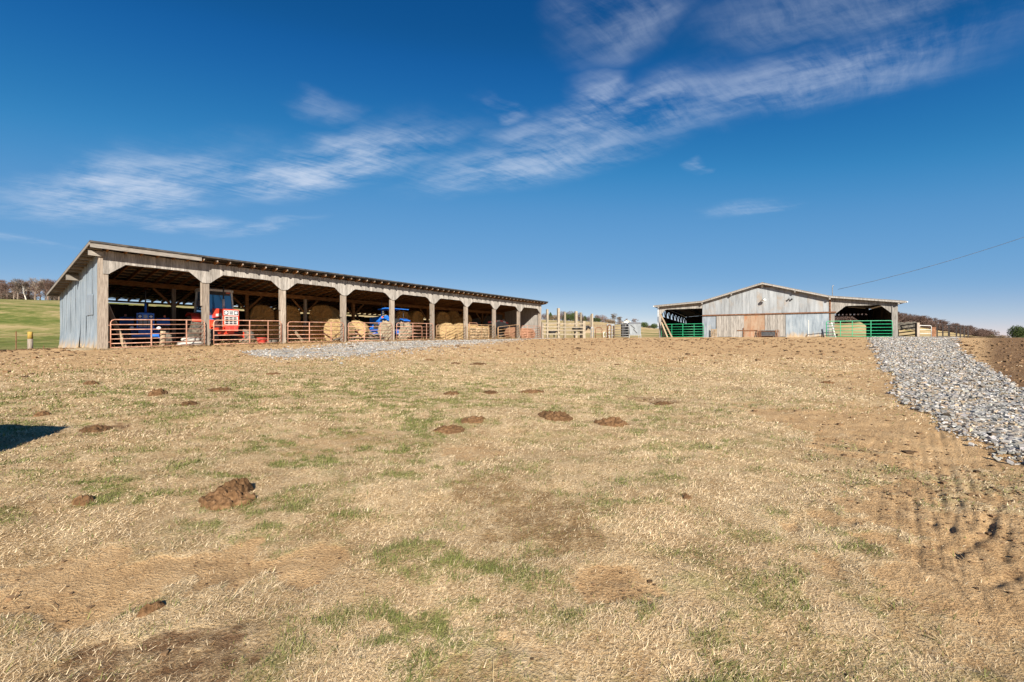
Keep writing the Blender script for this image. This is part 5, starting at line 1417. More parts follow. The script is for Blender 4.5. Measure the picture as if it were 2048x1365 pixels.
for x in (-.95, -.80, -.67, .68, .82, .97):
    MB().hexa([(x - .035, -.10, .0), (x + .035, -.10, .0), (x + .035, -.055, .0), (x - .035, -.055, .0), (x - .035, .17, .78), (x + .035, .17, .78), (x + .035, .215, .78), (x - .035, .215, .78)]).build('end_bar', MAT['rust'], ha)
for z in (.12, .62): MB().tube([(-1.0, -.13 + z * .35, z), (1.0, -.13 + z * .35, z)], .025, 6).build('cross_bar', MAT['rust'], ha)
# board and cart seen behind the right gate
A, B = at(1663, 646, 42.6), at(1671, 664, 42.4); c = (A + B) / 2; B.z = gz(B.x, B.y) + .02
tag(MB().bar(A - c, B - c, .1, .04, (0, 1, 0)).build('plank', MAT['white_paint'], None, False, c), 'pale board leaning behind the left end of the right lean-to gate', 'plank')
q = bpt(bpx(1668) , 3.5)
fe = empty('feed_trough', q, -BTH, 'low dark feed trough inside the right lean-to behind the green gate', 'trough')
MB().prism([(-.3, .35), (-.2, .1), (.2, .1), (.3, .35), (.26, .35), (.17, .14), (-.17, .14), (-.26, .35)], lambda a, b, d: (d, a, b), -.8, .8).build('trough_body', MAT['dark_metal'], fe)
for s in (-.6, .6): MB().box(s - .04, s + .04, -.22, .22, -.02, .1).build('foot', MAT['dark_metal'], fe)

# ================================================================== fences and pens right of the barn
def rail_panel(p0, p1, h, n, mat, label, ups=3, name='rail_fence', cat='fence', r=.045, lift=.12, skew=0., group=None, round_=False):
    p0, p1 = Vector(p0), Vector(p1); d = p1 - p0; L = math.hypot(d.x, d.y)
    root = empty(name, p0, math.atan2(d.y, d.x), label, cat, group); dz = d.z
    for k in range(n):
        z = lift + (h - lift) * k / (n - 1)
        MB().bar((0, 0, z), (L, 0, z + dz + skew), .05, r * 2).build('rail', mat, root)
    for k in range(ups):
        x = L * k / (ups - 1) if ups > 1 else L / 2
        MB().box(x - .05, x + .05, -.085, -.028, -.15 + (dz + skew) * x / L, h + .06 + (dz + skew) * x / L).build('upright', mat, root)
    return root
def gpt(px, Y): p = at(px, 680, Y); p.z = gz(p.x, p.y); return p
rail_panel(gpt(1797, 44.5), gpt(1833, 43.0), 1.15, 4, MAT['black_paint'], 'dark plank fence sloping up to the barn corner', ups=2, skew=.22, lift=.1, r=.055)
for px, s in ((1801, .9), (1815, 1.0), (1827, 1.05)):
    p = gpt(px, 44.4); tyr = MB().lathe([(.22, -.1), (.34, -.12), (.42, -.08), (.42, .08), (.34, .12), (.22, .1)], (0, 0, 0), 'y', 20).build('old_tyre', MAT['tyre'], None, True, (p.x, p.y, p.z + .42 * s + .75), (0, 0, R(-30)))
    tag(tyr, {1801: 'old dark tyre hung on the plank fence next to the barn corner', 1815: 'old dark tyre hung in the middle of the plank fence', 1827: 'old dark tyre hung at the high end of the plank fence'}[px], 'tyre', 'tyres on the fence')
p = gpt(1834.5, 43.0); tag(MB().box(-.12, .12, -.12, .12, -.4, 1.45).build('fence_post', MAT['post'], None, False, p), 'stout wooden gate post left of the white gate', 'post')
tube_gate(gpt(1838, 43.2), gpt(1863, 43.6), 1.12, 3, (), MAT['white_paint'], 'small white tube gate right of the barn', r=.035, lift=.06)
p = gpt(1867, 43.8); tag(MB().box(-.20, .20, -.06, .06, -.4, 1.05).build('fence_post', MAT['rust'], None, False, p), 'broad reddish board post right of the white gate', 'post')
rail_panel(gpt(1874, 44.0), gpt(1897, 43.5), 1.25, 4, MAT['black_paint'], 'dark pen panel right of the white gate, the left one', ups=3, group='dark pen panels', r=.03)
rail_panel(gpt(1897.5, 45.0), gpt(1912, 46.5), 1.28, 6, MAT['black_paint'], 'dark pen panel with close bars in the middle', ups=2, group='dark pen panels', r=.02)
rail_panel(gpt(1912.5, 44.5), gpt(1936, 44.0), 1.15, 4, MAT['black_paint'], 'dark pen panel farthest right from the barn', ups=4, group='dark pen panels', r=.03)

# ================================================================== the corral between shed and barn
def wood_post(px, Y, top_py, w=.13, mat='new_wood', lb='', name='corral_post', cat='post', group=None):
    p = gpt(px, Y); h = EYE - (top_py - CY) / FPX * Y - p.z
    tag(MB().box(-w, w, -w, w, -.4, h).build(name, MAT[mat], None, False, p, (0, 0, R(20))), lb, cat, group)
CY0 = 50.2
fence_posts = [(1094.5, 54, 619, .14, 'tall pale corral post nearest the shed'), (1116.8, CY0, 617, .15, 'tallest pale corral post, second from the shed'), (1129.5, 56, 624.5, .14, 'tall pale corral post between the second and the thick fourth'),
               (1152, 55, 623, .17, 'thick tall pale corral post fourth from the shed'), (1161.5, 58, 625.5, .11, 'thin tall corral post behind the broad end post'), (1180.5, 60, 631, .05, 'thin metal rod post beside the sixth tall post'), (1184, 54, 628, .13, 'tall pale corral post behind the black cow')]
for px, Y, tp, w, lb in fence_posts: wood_post(px, Y, tp, w * .85, 'corral_wood', lb, group='tall corral posts')
wood_post(1167, CY0, 642.5, .17, 'corral_wood', 'broad short corral end post beside the black cow')
def plank_fence(px0, Y0, px1, Y1, pys, label, mat='corral_wood', h=.16):
    a, b_ = gpt(px0, Y0), gpt(px1, Y1)
    root = empty('plank_fence', a, math.atan2(b_.y - a.y, b_.x - a.x), label, 'fence'); L = math.hypot(b_.x - a.x, b_.y - a.y)
    for py in pys:
        za = EYE - (py - CY) / FPX * Y0 - a.z; zb2 = EYE - (py + rnd.uniform(-.4, .4) - CY) / FPX * Y1 - a.z
        MB().bar((0, 0, za), (L, 0, zb2), .05, h).build('plank', MAT[mat], root)
plank_fence(1084.5, 50.4, 1116, CY0 - .2, (647, 654, 661, 668.4), 'pale plank corral fence between the shed corner and the tallest post')
plank_fence(1118, CY0 - .2, 1166, CY0 - .2, (648, 655, 661.5, 669), 'pale plank corral fence between the tallest post and the broad end post')
plank_fence(1168, 57, 1215, 56, (652, 658, 664), 'orange-tan plank fence behind the cow and the metal frames', 'new_wood', .3)
wood_post(1085, 50.5, 645, .10, 'post', 'weathered corral post against the shed corner')
# cattle chute frames
def hoop(px0, px1, Y, top, bot, mat, lb, bars=2):
    a, b_ = at(px0, bot, Y), at(px1, bot, Y); gz0 = gz(a.x, a.y); h = EYE - (top - CY) / FPX * Y - gz0; L = b_.x - a.x
    root = empty('chute_frame', (a.x, a.y, gz0), 0, lb, 'frame')
    MB().tube([(0, 0, -.1), (0, 0, h * .82), (L * .12, 0, h * .97), (L * .3, 0, h), (L * .7, 0, h), (L * .88, 0, h * .97), (L, 0, h * .82), (L, 0, -.1)], .045, 7).build('hoop', MAT[mat], root, True)
    for k in range(bars):
        z = h * (.25 + .35 * k); MB().tube([(0, 0, z), (L, 0, z)], .03, 6).build('bar', MAT[mat], root)
    return root
hoop(1191, 1204, 50.5, 655.5, 676, 'rust', 'rusty brown hooped chute frame in the corral')
hoop(1182, 1187, 50.8, 655, 676, 'silver', 'narrow silver chute frame next to the black cow', 3)
hoop(1207, 1213, 51.2, 665, 676, 'white_paint', 'low white frame right of the rusty hoop', 1)
hoop(1215.5, 1222, 50.6, 650, 676, 'rust', 'tall rusty narrow frame in the middle of the corral', 3)
hoop(1223, 1227, 50.9, 650, 676, 'silver', 'tall grey narrow frame left of the silver gate', 3)
MB_ = gpt(1221, 50.7); cp = empty('head_gate', MB_, 0, 'grey steel head gate with a blue-grey top box in the corral', 'chute')
MB().box(-.42, .42, -.1, .1, 1.42, 1.62).build('top_box', MAT['grey_sheet'], cp)
for x in (-.4, -.12, .15, .4): MB().box(x - .03, x + .03, -.05, .05, -.1, 1.42).build('upright', MAT['rust'] if abs(x) > .3 else MAT['silver'], cp)
for z in (.25, .6, .95): MB().box(-.4, .4, -.03, .0 + .02, z, z + .06).build('rung', MAT['silver'], cp)
tube_gate(gpt(1229, 50.2), gpt(1258, 49.0), 1.42, 5, (.6,), MAT['silver'], 'silver tube gate left of the grey steel creep feeder', r=.035, lift=.15)
# grey steel tank / feeder
q = gpt(1258.5, 49.2); fd = empty('creep_feeder', q, R(-4), 'grey sheet-steel creep feeder on legs left of the barn', 'feeder')
MB().hexa([(.05, .0, .38), (1.28, .0, .38), (1.28, 1.1, .38), (.05, 1.1, .38), (-.02, -.06, 1.58), (1.30, -.06, 1.58), (1.30, 1.16, 1.58), (-.02, 1.16, 1.58)]).build('bin', MAT['grey_sheet'], fd)
MB().hexa([(-.08, -.10, 1.59), (1.36, -.10, 1.59), (1.36, 1.2, 1.59), (-.08, 1.2, 1.59), (.1, .2, 1.78), (1.2, .2, 1.78), (1.2, .9, 1.78), (.1, .9, 1.78)]).build('lid', MAT['silver'], fd)
for x in (.0, 1.28):
    for y in (.02, 1.05): MB().box(x - .03, x + .03, y - .03, y + .03, -.2, .4).build('leg', MAT['silver'], fd)
MB().box(-.03, 1.31, -.05, -.02, .30, .36).build('sill', MAT['silver'], fd)
MB().bar((.12, -.075, 1.48), (.62, -.06, 1.05), .05, .04, (0, 1, 0)).build('strap', MAT['dark_metal'], fd)
MB().bar((.45, -.055, 1.0), (.85, -.045, .55), .05, .04, (0, 1, 0)).build('strap', MAT['dark_metal'], fd)
q = gpt(1250, 50.6)
dk = empty('black_tank', q, 0, 'black ribbed tank behind the silver gate beside the steel feeder', 'tank')
MB().lathe([(.02, .1), (.42, .1), (.45, .2), (.45, 1.5), (.40, 1.62), (.12, 1.72), (.02, 1.72)], (.0, 0, 0), 'z', 20).build('tank_body', MAT['dark_metal'], dk, True)
for z in (.4, .8, 1.2): MB().lathe([(.44, z), (.465, z + .02), (.465, z + .06), (.44, z + .08)], (0, 0, 0), 'z', 20).build('rib', MAT['dark_metal'], dk, True)

# black cow standing behind the planks
def cow(px, Y, rot, lb, s=1.0):
    p = gpt(px, Y)
    V = [(-.62, 0, 1.10), (-.30, 0, 1.08), (.10, 0, 1.04), (.50, 0, 1.08), (.78, 0, 1.20), (1.0, 0, 1.32), (1.12, 0, 1.28), (1.32, 0, 1.10), (1.40, 0, 1.04)]
    Rr = [(.25, .27), (.33, .33), (.36, .36), (.31, .34), (.20, .26), (.15, .20), (.13, .15), (.10, .11), (.085, .085)]
    Ed = [(i, i + 1) for i in range(8)]
    def chain(root, pts, rs):
        k = root
        for q, r_ in zip(pts, rs):
            V.append(q); Rr.append((r_, r_)); Ed.append((k, len(V) - 1)); k = len(V) - 1
    for sd in (-1, 1):
        chain(0, [(-.58, sd * .17, .82), (-.50, sd * .18, .66), (-.66, sd * .18, .42), (-.62, sd * .18, .12), (-.58, sd * .18, .03)], [.16, .11, .065, .05, .06])
        chain(3, [(.52, sd * .16, .72), (.54, sd * .16, .42), (.53, sd * .16, .12), (.56, sd * .16, .03)], [.12, .065, .048, .058])
        chain(6, [(1.05, sd * .16, 1.36), (1.02, sd * .26, 1.36)], [.05, .03])
    chain(0, [(-.84, 0, 1.10), (-.90, 0, .80), (-.90, 0, .50)], [.06, .03, .035])
    me = bpy.data.meshes.new('cow'); me.from_pydata([tuple(c) for c in V], Ed, []); me.materials.append(MAT['hide'])
    o = link('cow', me); o.location = p; o.rotation_euler = (0, 0, rot); o.scale = (s, s, s)
    m = o.modifiers.new('skin', 'SKIN'); m.use_smooth_shade = True
    for i, r_ in enumerate(Rr): me.skin_vertices[0].data[i].radius = r_
    me.skin_vertices[0].data[1].use_root = True
    sd_ = o.modifiers.new('sub', 'SUBSURF'); sd_.levels = 1; sd_.render_levels = 1
    tag(o, lb, 'cow')
cow(1159, 52.0, R(-12), 'black cow standing behind the corral planks with its head past the broad post', 1.0)
cow(1103, 66, R(20), 'black cow farther off behind the corral planks near the shed', .8)

# ================================================================== left fence
for px, tp, Y, w, mt, lb in [(60.5, 664, 31.6, .12, 'post', 'weathered wooden fence post with yellow lichen at the pasture edge')]:
    p = gpt(px, Y); h = EYE - (tp - CY) / FPX * Y - p.z
    po = empty('fence_post', p, 0, lb, 'post')
    MB().tube([(0, 0, -.4), (0, 0, h * .6)], [.15, .145], 12).build('post_body', MAT['post'], po, True)
    MB().tube([(0, 0, h * .6 - .01), (0, 0, h - .02), (0, 0, h)], [.146, .14, .12], 12).build('lichen_top', wear('yellow_lichen_wood', (.42, .27, .06), (.28, .2, .1), (.52, .36, .1), (6, 6, 1), 3, .95, .1), po, True)
for px, tp, Y, lb in [(32, 663, 31.0, 'rusty steel T-post at the far left pasture edge'), (87, 692, 32.5, 'low dark steel stake between the wooden post and the shed')]:
    p = gpt(px, Y); h = EYE - (tp - CY) / FPX * Y - p.z
    tp_ = MB().box(-.03, .03, -.006, .006, -.3, h); tp_.box(-.006, .006, .007, .04, -.3, h); tag(tp_.build('steel_post', MAT['rust'], None, False, p), lb, 'post')
def wire(a, b_, h, lb):
    A, B = a + Vector((0, 0, h)), b_ + Vector((0, 0, h)); c = A
    tag(MB().tube([(0, 0, 0), (B - A) * .5 + Vector((0, 0, -.03)), B - A], .006, 4).build('fence_wire', MAT['rust'], None, False, c), lb, 'wire')
for h, nm in ((1.0, 'top'), (.6, 'lower')):
    wire(gpt(-60, 29.8), gpt(60.5, 31.6), h, nm + ' fence wire left of the wooden post'); wire(gpt(60.5, 31.6), gpt(118, 29), h, nm + ' fence wire from the wooden post to the shed')

# an unseen stand-in bale added left of the view to cast the foreground shadow
x, y = -6.55, 3.5
o = bpy.data.objects.new('hay_bale', BM[('hay_sun', 0)]); o.scale = (1.3 / 1.7, .84, .84); o.location = (x, y, gz(x, y) + .76); COL.objects.link(o)
tag(o, 'unseen round bale added outside the left edge to throw the foreground shadow', 'hay bale')

# ================================================================== dung piles on the yard
DUNG = [  # px, py, half width px, height m, label
    (455, 1002, 58, .075, 'largest broken dung pile in the left foreground'), (470, 985, 30, .10, 'thick dung slab on top of the largest pile in the left foreground'),
    (315, 789, 15, .10, 'tall round dung pat on the left before the green strip'), (442, 781, 22, .05, 'long low dung pat right of the tall round one'), (377, 812, 15, .06, 'dark dung pat just below the green strip'),
    (900, 862, 32, .055, 'smooth reddish dung pat, nearest of the central group'), (945, 845, 28, .055, 'crumbly dung pat just behind the smooth reddish one'), (1110, 836, 33, .085, 'raised crumbly dung pile right of the centre'),
    (1228, 847, 33, .07, 'spread strawy dung pile farthest right of the central group'), (904, 790, 15, .05, 'left dung pat in the row of three behind the centre'), (982, 788, 16, .05, 'middle dung pat in the row of three behind the centre'),
    (1062, 787, 24, .055, 'right and widest dung pat in the row of three'), (858, 720, 10, .05, 'small dark dung pat behind the centre, left of a pair'), (912, 726.5, 9, .045, 'small dark dung pat, left of a close pair'), (955, 728, 18, .05, 'long dark dung pat, right of a close pair'),
    (546, 748, 14, .05, 'dung pat in the middle distance before the gravel strip end'), (183, 769, 16, .06, 'flat dark dung on the left yard'), (85, 832, 11, .06, 'small dung lump near the left edge'),
    (190, 857, 26, .05, 'crumbled dung beside the shadow at the left edge'), (385, 722, 9, .05, 'small dark dung pat before the second bay'), (1325, 806, 26, .03, 'flat dung stain right of the central group'),
    (1655, 765, 12, .05, 'lone dung pat left of the gravel drive'), (1480, 695, 7, .06, 'dung pat on the yard before the barn doors'), (1550, 694, 6, .06, 'dung pat before the right barn door'), (1580, 720, 7, .05, 'small dung pat before the right lean-to'),
    (1390, 712, 6, .06, 'small dung pat before the left lean-to'), (1942, 835, 20, .03, 'flat brown dung lying on the gravel drive'), (1372, 1001, 9, .03, 'small dark chip of dung in the right middle grass'), (165, 1002, 18, .05, 'cracked mud lump in the left foreground grass'),
    (1000, 701, 8, .05, 'small dung pat near the far gravel strip'), (1235, 731, 7, .03, 'faint reddish dung pat in the centre yard'), (932, 697, 9, .05, 'small dung pat beside the gravel strip'), (300, 1222, 17, .04, 'dry dung chip near the bottom left'),
]
for k, (px, py, hw, h, lb) in enumerate(DUNG):
    x, y = gp(px, py); rx = hw * y / FPX
    mound(x, y, rx, rx * rnd.uniform(.55, .85) + .04, h * 1.05, MAT['dung'], 'dung_pat', lb, 'dung', 100 + k * 3, rnd.uniform(-.3, .3), 'dung pats scattered on the yard', 44, 16, .6, 2.0)

# ================================================================== distance: trees, woods, houses
def bare_tree(seed, h=10., spread=.42, levels=5, twigs=True):
    g = random.Random(seed); mb = MB()
    def branch(p, d, L, r_, lv):
        q = p + d * L
        mid = p + d * L * .5 + Vector((g.uniform(-1, 1), g.uniform(-1, 1), 0)) * L * .05
        mb.tube([p, mid, q], [r_, r_ * .82, r_ * .62], 4 if lv > 1 else 3, False)
        if lv == 0:
            for _ in range(8):
                e = (d + Vector((g.gauss(0, .6), g.gauss(0, .6), g.gauss(.1, .5)))).normalized() * g.uniform(.5, 1.2)
                s = Vector((g.gauss(0, 1), g.gauss(0, 1), g.gauss(0, 1))).normalized() * .026
                st = p + (q - p) * g.random()
                mb.add([st - s, st + s, st + e], [(0, 1, 2)])
            return
        for _ in range(g.choice([2, 3, 3]) if lv < 5 else 4):
            nd_ = (d + Vector((g.gauss(0, spread), g.gauss(0, spread), g.gauss(.12, .22)))).normalized()
            branch(q, nd_, L * g.uniform(.62, .84), r_ * .58, lv - 1)
        if lv >= 2:
            nd_ = (d * .5 + Vector((g.gauss(0, .8), g.gauss(0, .8), .25))).normalized(); branch(mid, nd_, L * .6, r_ * .4, max(0, lv - 2))
    branch(Vector((0, 0, -.3)), Vector((g.gauss(0, .05), g.gauss(0, .05), 1)), h * .20, h * .017, levels)
    return mb
tree_meshes = []
for k in range(9):
    mb = bare_tree(30 + k, 12, .36 + .03 * (k % 3), 5 if k < 6 else 4)
    tr_ = MB(); cut = 0
    me = mb.mesh('crown'); me.materials.append(MAT['bark'] if k % 2 else MAT['bark_red'])
    zs = max(v[2] for v in mb.v)
    trm = MB().tube([(0, 0, -.8), (0, 0, 1.6), (.02, 0, 3.0)], [.26, .21, .19], 7).mesh('trunk', True); trm.materials.append(MAT['bark'])
    tree_meshes.append((me, trm, zs))
def put_tree(px, Y, hgt, k, lb, group=None, zoff=0., wide=1.):
    p = at(px, 680, Y); p.z = gz(p.x, p.y) + zoff
    me, trm, zs = tree_meshes[k]
    s = hgt / zs
    root = empty('bare_tree', p, rnd.uniform(0, 6.28), lb, 'tree', group); root.scale = (s * wide, s * wide, s)
    link('crown', me, None, root); link('trunk', trm, None, root)
def joined_wood(name, items, label, mats):
    """far woodland reading as one mass: many trees in one object"""
    Vs, Fs, base = [], [], 0
    for (x, y, z, hgt, k, rot, wide) in items:
        if isinstance(k, str): me, zs = clump_m[k]
        else: me, trm, zs = tree_meshes[k]
        n = len(me.vertices)
        V = np.empty(n * 3, np.float32); me.vertices.foreach_get('co', V); V = V.reshape(-1, 3) * np.array([hgt / zs * wide, hgt / zs * wide, hgt / zs])
        c, s = math.cos(rot), math.sin(rot)
        V = np.c_[V[:, 0] * c - V[:, 1] * s + x, V[:, 0] * s + V[:, 1] * c + y, V[:, 2] + z]
        nl = len(me.loops); li = np.empty(nl, np.int32); me.loops.foreach_get('vertex_index', li)
        ls = np.empty(len(me.polygons), np.int32); me.polygons.foreach_get('loop_start', ls); lt = np.empty(len(me.polygons), np.int32); me.polygons.foreach_get('loop_total', lt)
        t4 = ls[lt == 4]; t3 = ls[lt == 3]
        f = np.vstack([np.c_[li[t4], li[t4 + 1], li[t4 + 2]], np.c_[li[t4], li[t4 + 2], li[t4 + 3]], np.c_[li[t3], li[t3 + 1], li[t3 + 2]]])
        Vs.append(V); Fs.append(f + base); base += n
    me = np_mesh(name, np.vstack(Vs), np.vstack(Fs), mats)
    return tag(link(name, me), label, 'wood', kind='stuff')
# leafy clumps: evergreens and brush
def leaf_clump(seed, rx, rz_, n, leaf, cone=False):
    g = np.random.default_rng(seed)
    u = g.random(n) ** .45; th = g.uniform(0, 6.283, n); cz = g.uniform(-1, 1, n); sz = np.sqrt(1 - cz ** 2)
    P = np.stack([u * sz * np.cos(th), u * sz * np.sin(th), u * cz], -1)
    lob = .72 + .55 * fbm(np.cos(th) * 2 + seed, cz * 2.5 + np.sin(th) * 2, seed, 3)
    P *= lob[:, None]
    if cone:
        hgt = (P[:, 2] + 1) / 2; P[:, :2] *= np.clip(1.15 - hgt, .08, 1)[:, None] * 1.25
    P = P * np.array([rx, rx, rz_]); P[:, 2] += rz_ * .98
    d1 = g.normal(0, 1, (n, 3)); d1 /= np.linalg.norm(d1, axis=1)[:, None]; d2 = g.normal(0, 1, (n, 3)); d2 /= np.linalg.norm(d2, axis=1)[:, None]
    l = leaf * g.uniform(.6, 1.4, (n, 1))
    V = np.stack([P, P + d1 * l, P + d2 * l * .6], 1).reshape(-1, 3)
    return V, np.arange(3 * n).reshape(-1, 3)
clump_m = {}
for nm, mt, cone, rx, rz_, n, lf in (('cedar', 'cedar', True, 2.0, 3.4, 2600, .38), ('cedar2', 'cedar', False, 2.4, 2.7, 2600, .40), ('brush', 'brush', False, 2.2, 1.5, 1500, .30), ('brushred', 'bark_red', False, 2.2, 2.3, 2200, .26)):
    V, F = leaf_clump(hash(nm) % 97 if False else len(nm) * 7, rx, rz_, n, lf, cone); clump_m[nm] = (np_mesh('crown', V, F, MAT[mt]), rz_ * 2)
stem = MB().tube([(0, 0, -.5), (0, 0, 1.2), (.05, 0, 3.0)], [.22, .18, .08], 7).mesh('trunk', True); stem.materials.append(MAT['bark'])
ntri = [len(t[0].polygons) for t in tree_meshes]
# left wood: front rank as trees, the mass behind as one wood
nth = ['first', 'second', 'third', 'fourth', 'fifth', 'sixth', 'seventh', 'eighth', 'ninth', 'tenth', 'eleventh', 'twelfth']
for i in range(12):
    px = 2 + i * 11.5 + rnd.uniform(-3, 3)
    put_tree(px, 252 + rnd.uniform(-6, 10), rnd.uniform(10.5, 14.5), rnd.randint(0, 5), 'bare winter tree, %s from the left along the wood edge' % nth[i], 'front rank of the left wood', wide=1.1)
items = []
for i in range(60):
    px = rnd.uniform(-330, 190); Y = rnd.uniform(258, 300); p = at(px, 680, Y); items.append((p.x, p.y, gz(p.x, p.y) - .5, rnd.uniform(9.5, 14.5), rnd.randint(6, 8), rnd.uniform(0, 6.28), 1.15))
for i in range(90):
    px = rnd.uniform(-330, 190); Y = rnd.uniform(254, 300); p = at(px, 680, Y); items.append((p.x, p.y, gz(p.x, p.y) - .3, rnd.uniform(2.5, 7), rnd.choice(['brushred', 'brush']), rnd.uniform(0, 6.28), 1.4))
joined_wood('left_wood', items, 'bare grey-brown winter wood along the field edge on the left', MAT['bark'])
p = at(54, 680, 250); p.z = gz(p.x, p.y)
bi = empty('birch_tree', p, 0, 'pale leaning bare birch standing out before the left wood', 'tree')
MB().tube([(0, 0, -.4), (-1.0, 0, 2.6), (-1.8, 0, 4.3), (-2.2, 0, 6.2), (-2.5, 0, 9.0)], [.30, .26, .22, .16, .06], 7).build('trunk', MAT['bark_pale'], bi, True)
mb = MB(); g = random.Random(3)
for k in range(26):
    u = g.uniform(.35, 1); z = 9 * u; x = -.25 * z - .2; e = Vector((g.gauss(0, 1), g.gauss(0, 1), g.uniform(.3, 1.4))) * g.uniform(.7, 1.3)
    mb.tube([(x, 0, z), (x + e.x * .5, e.y * .5, z + e.z * .6), (x + e.x, e.y, z + e.z)], [.05, .03, .012], 4, False)
mb.build('crown', MAT['bark_pale'], bi)
def put_clump(kind, px, Y, hpx, lb, name, cat='tree', wide=1., group=None, basepy=None):
    p = at(px, 680, Y); p.z = gz(p.x, p.y)
    me, h0 = clump_m[kind]; s = hpx * Y / FPX / h0
    root = empty(name, p, rnd.uniform(0, 6), lb, cat, group); root.scale = (s * wide, s * wide, s)
    link('crown', me, None, root); link('trunk', stem, None, root)
BG = [('cedar', 1101, 330, 17, 'evergreen_tree', 'small dark evergreen on the hill above the corral, nearest the shed', 1.3), ('brushred', 1090, 320, 14, 'brush_clump', 'brown thicket at the shed eave above the corral', 1.5), ('brush', 1110, 330, 12, 'brush_clump', 'brown brush on the hill left of the tallest corral post', 1.6),
      ('brushred', 1125, 320, 20, 'brush_clump', 'reddish bare thicket right of the tallest corral post', 1.3), ('cedar2', 1133, 315, 16, 'evergreen_tree', 'dark evergreen in the thicket between corral posts three and four', 1.1),
      ('brushred', 1141, 330, 21, 'brush_clump', 'reddish bare thicket left of the thick fourth post', 1.3), ('cedar2', 1147, 310, 18, 'evergreen_tree', 'olive evergreen just left of the thick fourth post', 1.0), ('brushred', 1158, 320, 18, 'brush_clump', 'reddish thicket right of the thick fourth post', 1.3),
      ('cedar', 1170, 330, 13, 'evergreen_tree', 'small evergreen on the skyline above the broad end post', 1.5), ('brushred', 1177, 330, 12, 'brush_clump', 'low brown brush above the black cow', 1.6), ('cedar2', 1164, 325, 11, 'evergreen_tree', 'low evergreen behind the thin corral post', 1.4),
      ('cedar2', 1190, 420, 10, 'evergreen_tree', 'olive evergreen at the left foot of the round bare tree', 1.3), ('cedar2', 1197, 425, 9, 'evergreen_tree', 'green shrub before the round bare tree', 1.2), ('brushred', 1204, 430, 16, 'brush_clump', 'dense round reddish bare tree on the middle skyline', 1.5),
      ('brush', 1217, 430, 9, 'brush_clump', 'brown brush between the round tree and the dark tree', 1.7), ('brushred', 1240, 430, 10, 'brush_clump', 'brown thicket just left of the white houses', 1.5), ('brush', 1225, 400, 7, 'brush_clump', 'low reddish brush below the dark bare tree', 1.6),
      ('cedar2', 1288, 330, 12, 'evergreen_tree', 'round green evergreen right of the red-roofed house', 1.5), ('cedar2', 1308, 320, 11, 'evergreen_tree', 'round green evergreen next to the barn eave', 1.6), ('brush', 1298, 330, 6, 'brush_clump', 'low brush between the two round evergreens', 2.0), ('cedar2', 1276, 420, 9, 'evergreen_tree', 'green shrub behind the red roof', 1.4),
      ('cedar2', 2034, 118, 29, 'evergreen_tree', 'large blue-green evergreen at the right edge of the picture', 1.0), ('cedar2', 2052, 122, 26, 'evergreen_tree', 'evergreen cut off by the right edge', 1.0), ('brush', 2004, 150, 8, 'brush_clump', 'low brush left of the right-edge evergreen', 1.8),
      ('brush', 1960, 140, 5, 'brush_clump', 'low dark brush beyond the crest right of the pens', 3.0), ('brush', 1984, 160, 6, 'brush_clump', 'dark brush in the gap below the blue horizon', 2.6), ('cedar2', 1985, 300, 9, 'evergreen_tree', 'small dark tree on the far horizon gap', 1.3), ('brush', 1940, 150, 5, 'brush_clump', 'low brush beyond the farthest pen panel', 2.4)]
for kind, px, Y, hpx, nm, lb, wd in BG: put_clump(kind, px, Y, hpx, lb, nm, 'tree' if nm == 'evergreen_tree' else 'brush', wd)
for px, Y, hpx, k, lb in [(1229, 440, 23, 1, 'tall dark bare tree left of the white houses'), (1196, 440, 17, 2, 'bare crown of the round tree on the middle skyline'), (1243, 470, 19, 3, 'bare tree behind the white house gable'), (1268, 470, 18, 0, 'bare tree right of the white house roof'),
                          (1253, 480, 16, 4, 'bare tree behind the white house ridge'), (1280, 470, 10, 5, 'small bare tree above the red roof'), (968, 300, 34, 1, 'bare tree top showing over the shed roof, the right one'), (930, 300, 34, 3, 'bare tree top just showing over the shed roof, the left one'), (980, 305, 34, 2, 'bare tree top over the shed roof by the right one'), (1212, 430, 10, 5, 'small bare tree between the round tree and the tall dark one')]:
    put_tree(px, Y, hpx * Y / FPX, k, lb, wide=1.2)
# brush line at the foot of the left wood and by the pasture
items = []
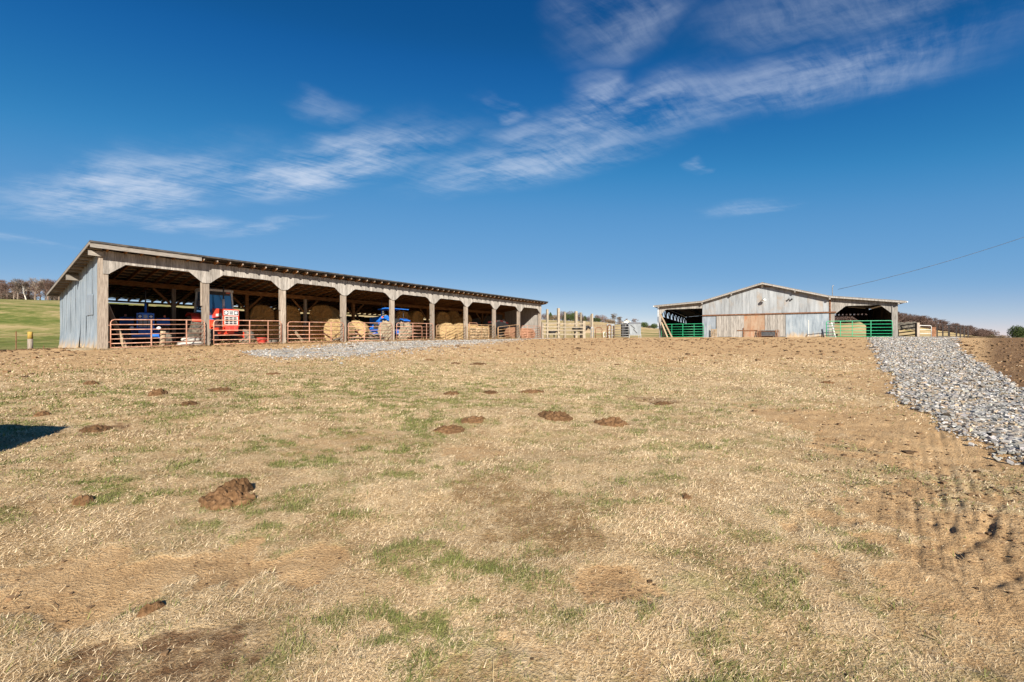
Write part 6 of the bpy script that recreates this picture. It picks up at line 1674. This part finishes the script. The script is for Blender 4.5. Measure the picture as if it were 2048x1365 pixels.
# right wooded ridge
for i in range(120):
    px = rnd.uniform(1640, 1985); Y = rnd.uniform(390, 450)
    if px > 1940 and rnd.random() < .5: continue
    p = at(px, 680, Y); fall = 1 - .35 * max(0, (px - 1900) / 80)
    items.append((p.x, p.y, gz(p.x, p.y) - .6, rnd.uniform(9.5, 12.5) * fall, rnd.randint(6, 8), rnd.uniform(0, 6.28), 1.35))
for i in range(95):
    px = rnd.uniform(1640, 1975); Y = rnd.uniform(385, 450); p = at(px, 680, Y); items.append((p.x, p.y, gz(p.x, p.y) - .3, rnd.uniform(3, 8), rnd.choice(['brushred', 'brush']), rnd.uniform(0, 6.28), 1.5))
joined_wood('far_wood', items, 'bare purple-brown wooded ridge beyond the pens on the right', MAT['bark_red'])
# houses
def house(px, Y, wpx, hpx, roof_m, lb, rot, name='house', depth=9, roofh=.8, lift=0.):
    p = at(px, 680, Y); p.z = gz(p.x, p.y) + lift; w = wpx * Y / FPX / 2; h = hpx * Y / FPX
    root = empty(name, p, rot, lb, 'house')
    MB().prism([(-w, -1.5), (w, -1.5), (w, h * .55), (0, h), (-w, h * .55)], lambda a, b, d: (a, d, b), 0, depth).build('wall', MAT['house_white'], root)
    for s in (-1, 1):
        MB().hexa([(0, -.5, h + .02), (s * (w + .5), -.5, h * .52), (s * (w + .5), depth + .5, h * .52), (0, depth + .5, h + .02), (0, -.5, h + .22), (s * (w + .5), -.5, h * .52 + .2), (s * (w + .5), depth + .5, h * .52 + .2), (0, depth + .5, h + .22)]).build('roof', roof_m, root)
    for x in (-w * .5, w * .4):
        MB().box(x - .5, x + .5, -.06, -.01, h * .14, h * .40).build('window', MAT['glass'], root)
    MB().box(-.12 * w, .14 * w, -.07, -.01, -1.2, h * .3).build('door', MAT['rust'], root)
house(1254, 455, 15, 12, MAT['house_white'], 'white house with a pale gable on the middle skyline', R(-22), depth=14)
house(1241, 430, 12, 7.5, MAT['roof_grey'], 'low white house left below the pale gable house', R(-10), depth=8)
house(1277, 420, 11, 6.5, MAT['roof_red'], 'low white house with a red roof left of the round evergreens', R(60), depth=11)
# grey-roofed outbuilding seen through the left lean-to
q = barn_xy(3.6, 44); 
ob = empty('outbuilding', (q[0], q[1], gz(*q)), -BTH, 'low grey-roofed outbuilding seen through the left lean-to', 'building')
MB().box(-4, 4, 0, 6, -1, 2.2).build('wall', MAT['barn_board'], ob)
MB().hexa([(-4.3, -.4, 2.15), (4.3, -.4, 2.15), (4.3, 6.4, 3.6), (-4.3, 6.4, 3.6), (-4.3, -.4, 2.22), (4.3, -.4, 2.22), (4.3, 6.4, 3.68), (-4.3, 6.4, 3.68)]).build('roof', MAT['barn_roof'], ob)
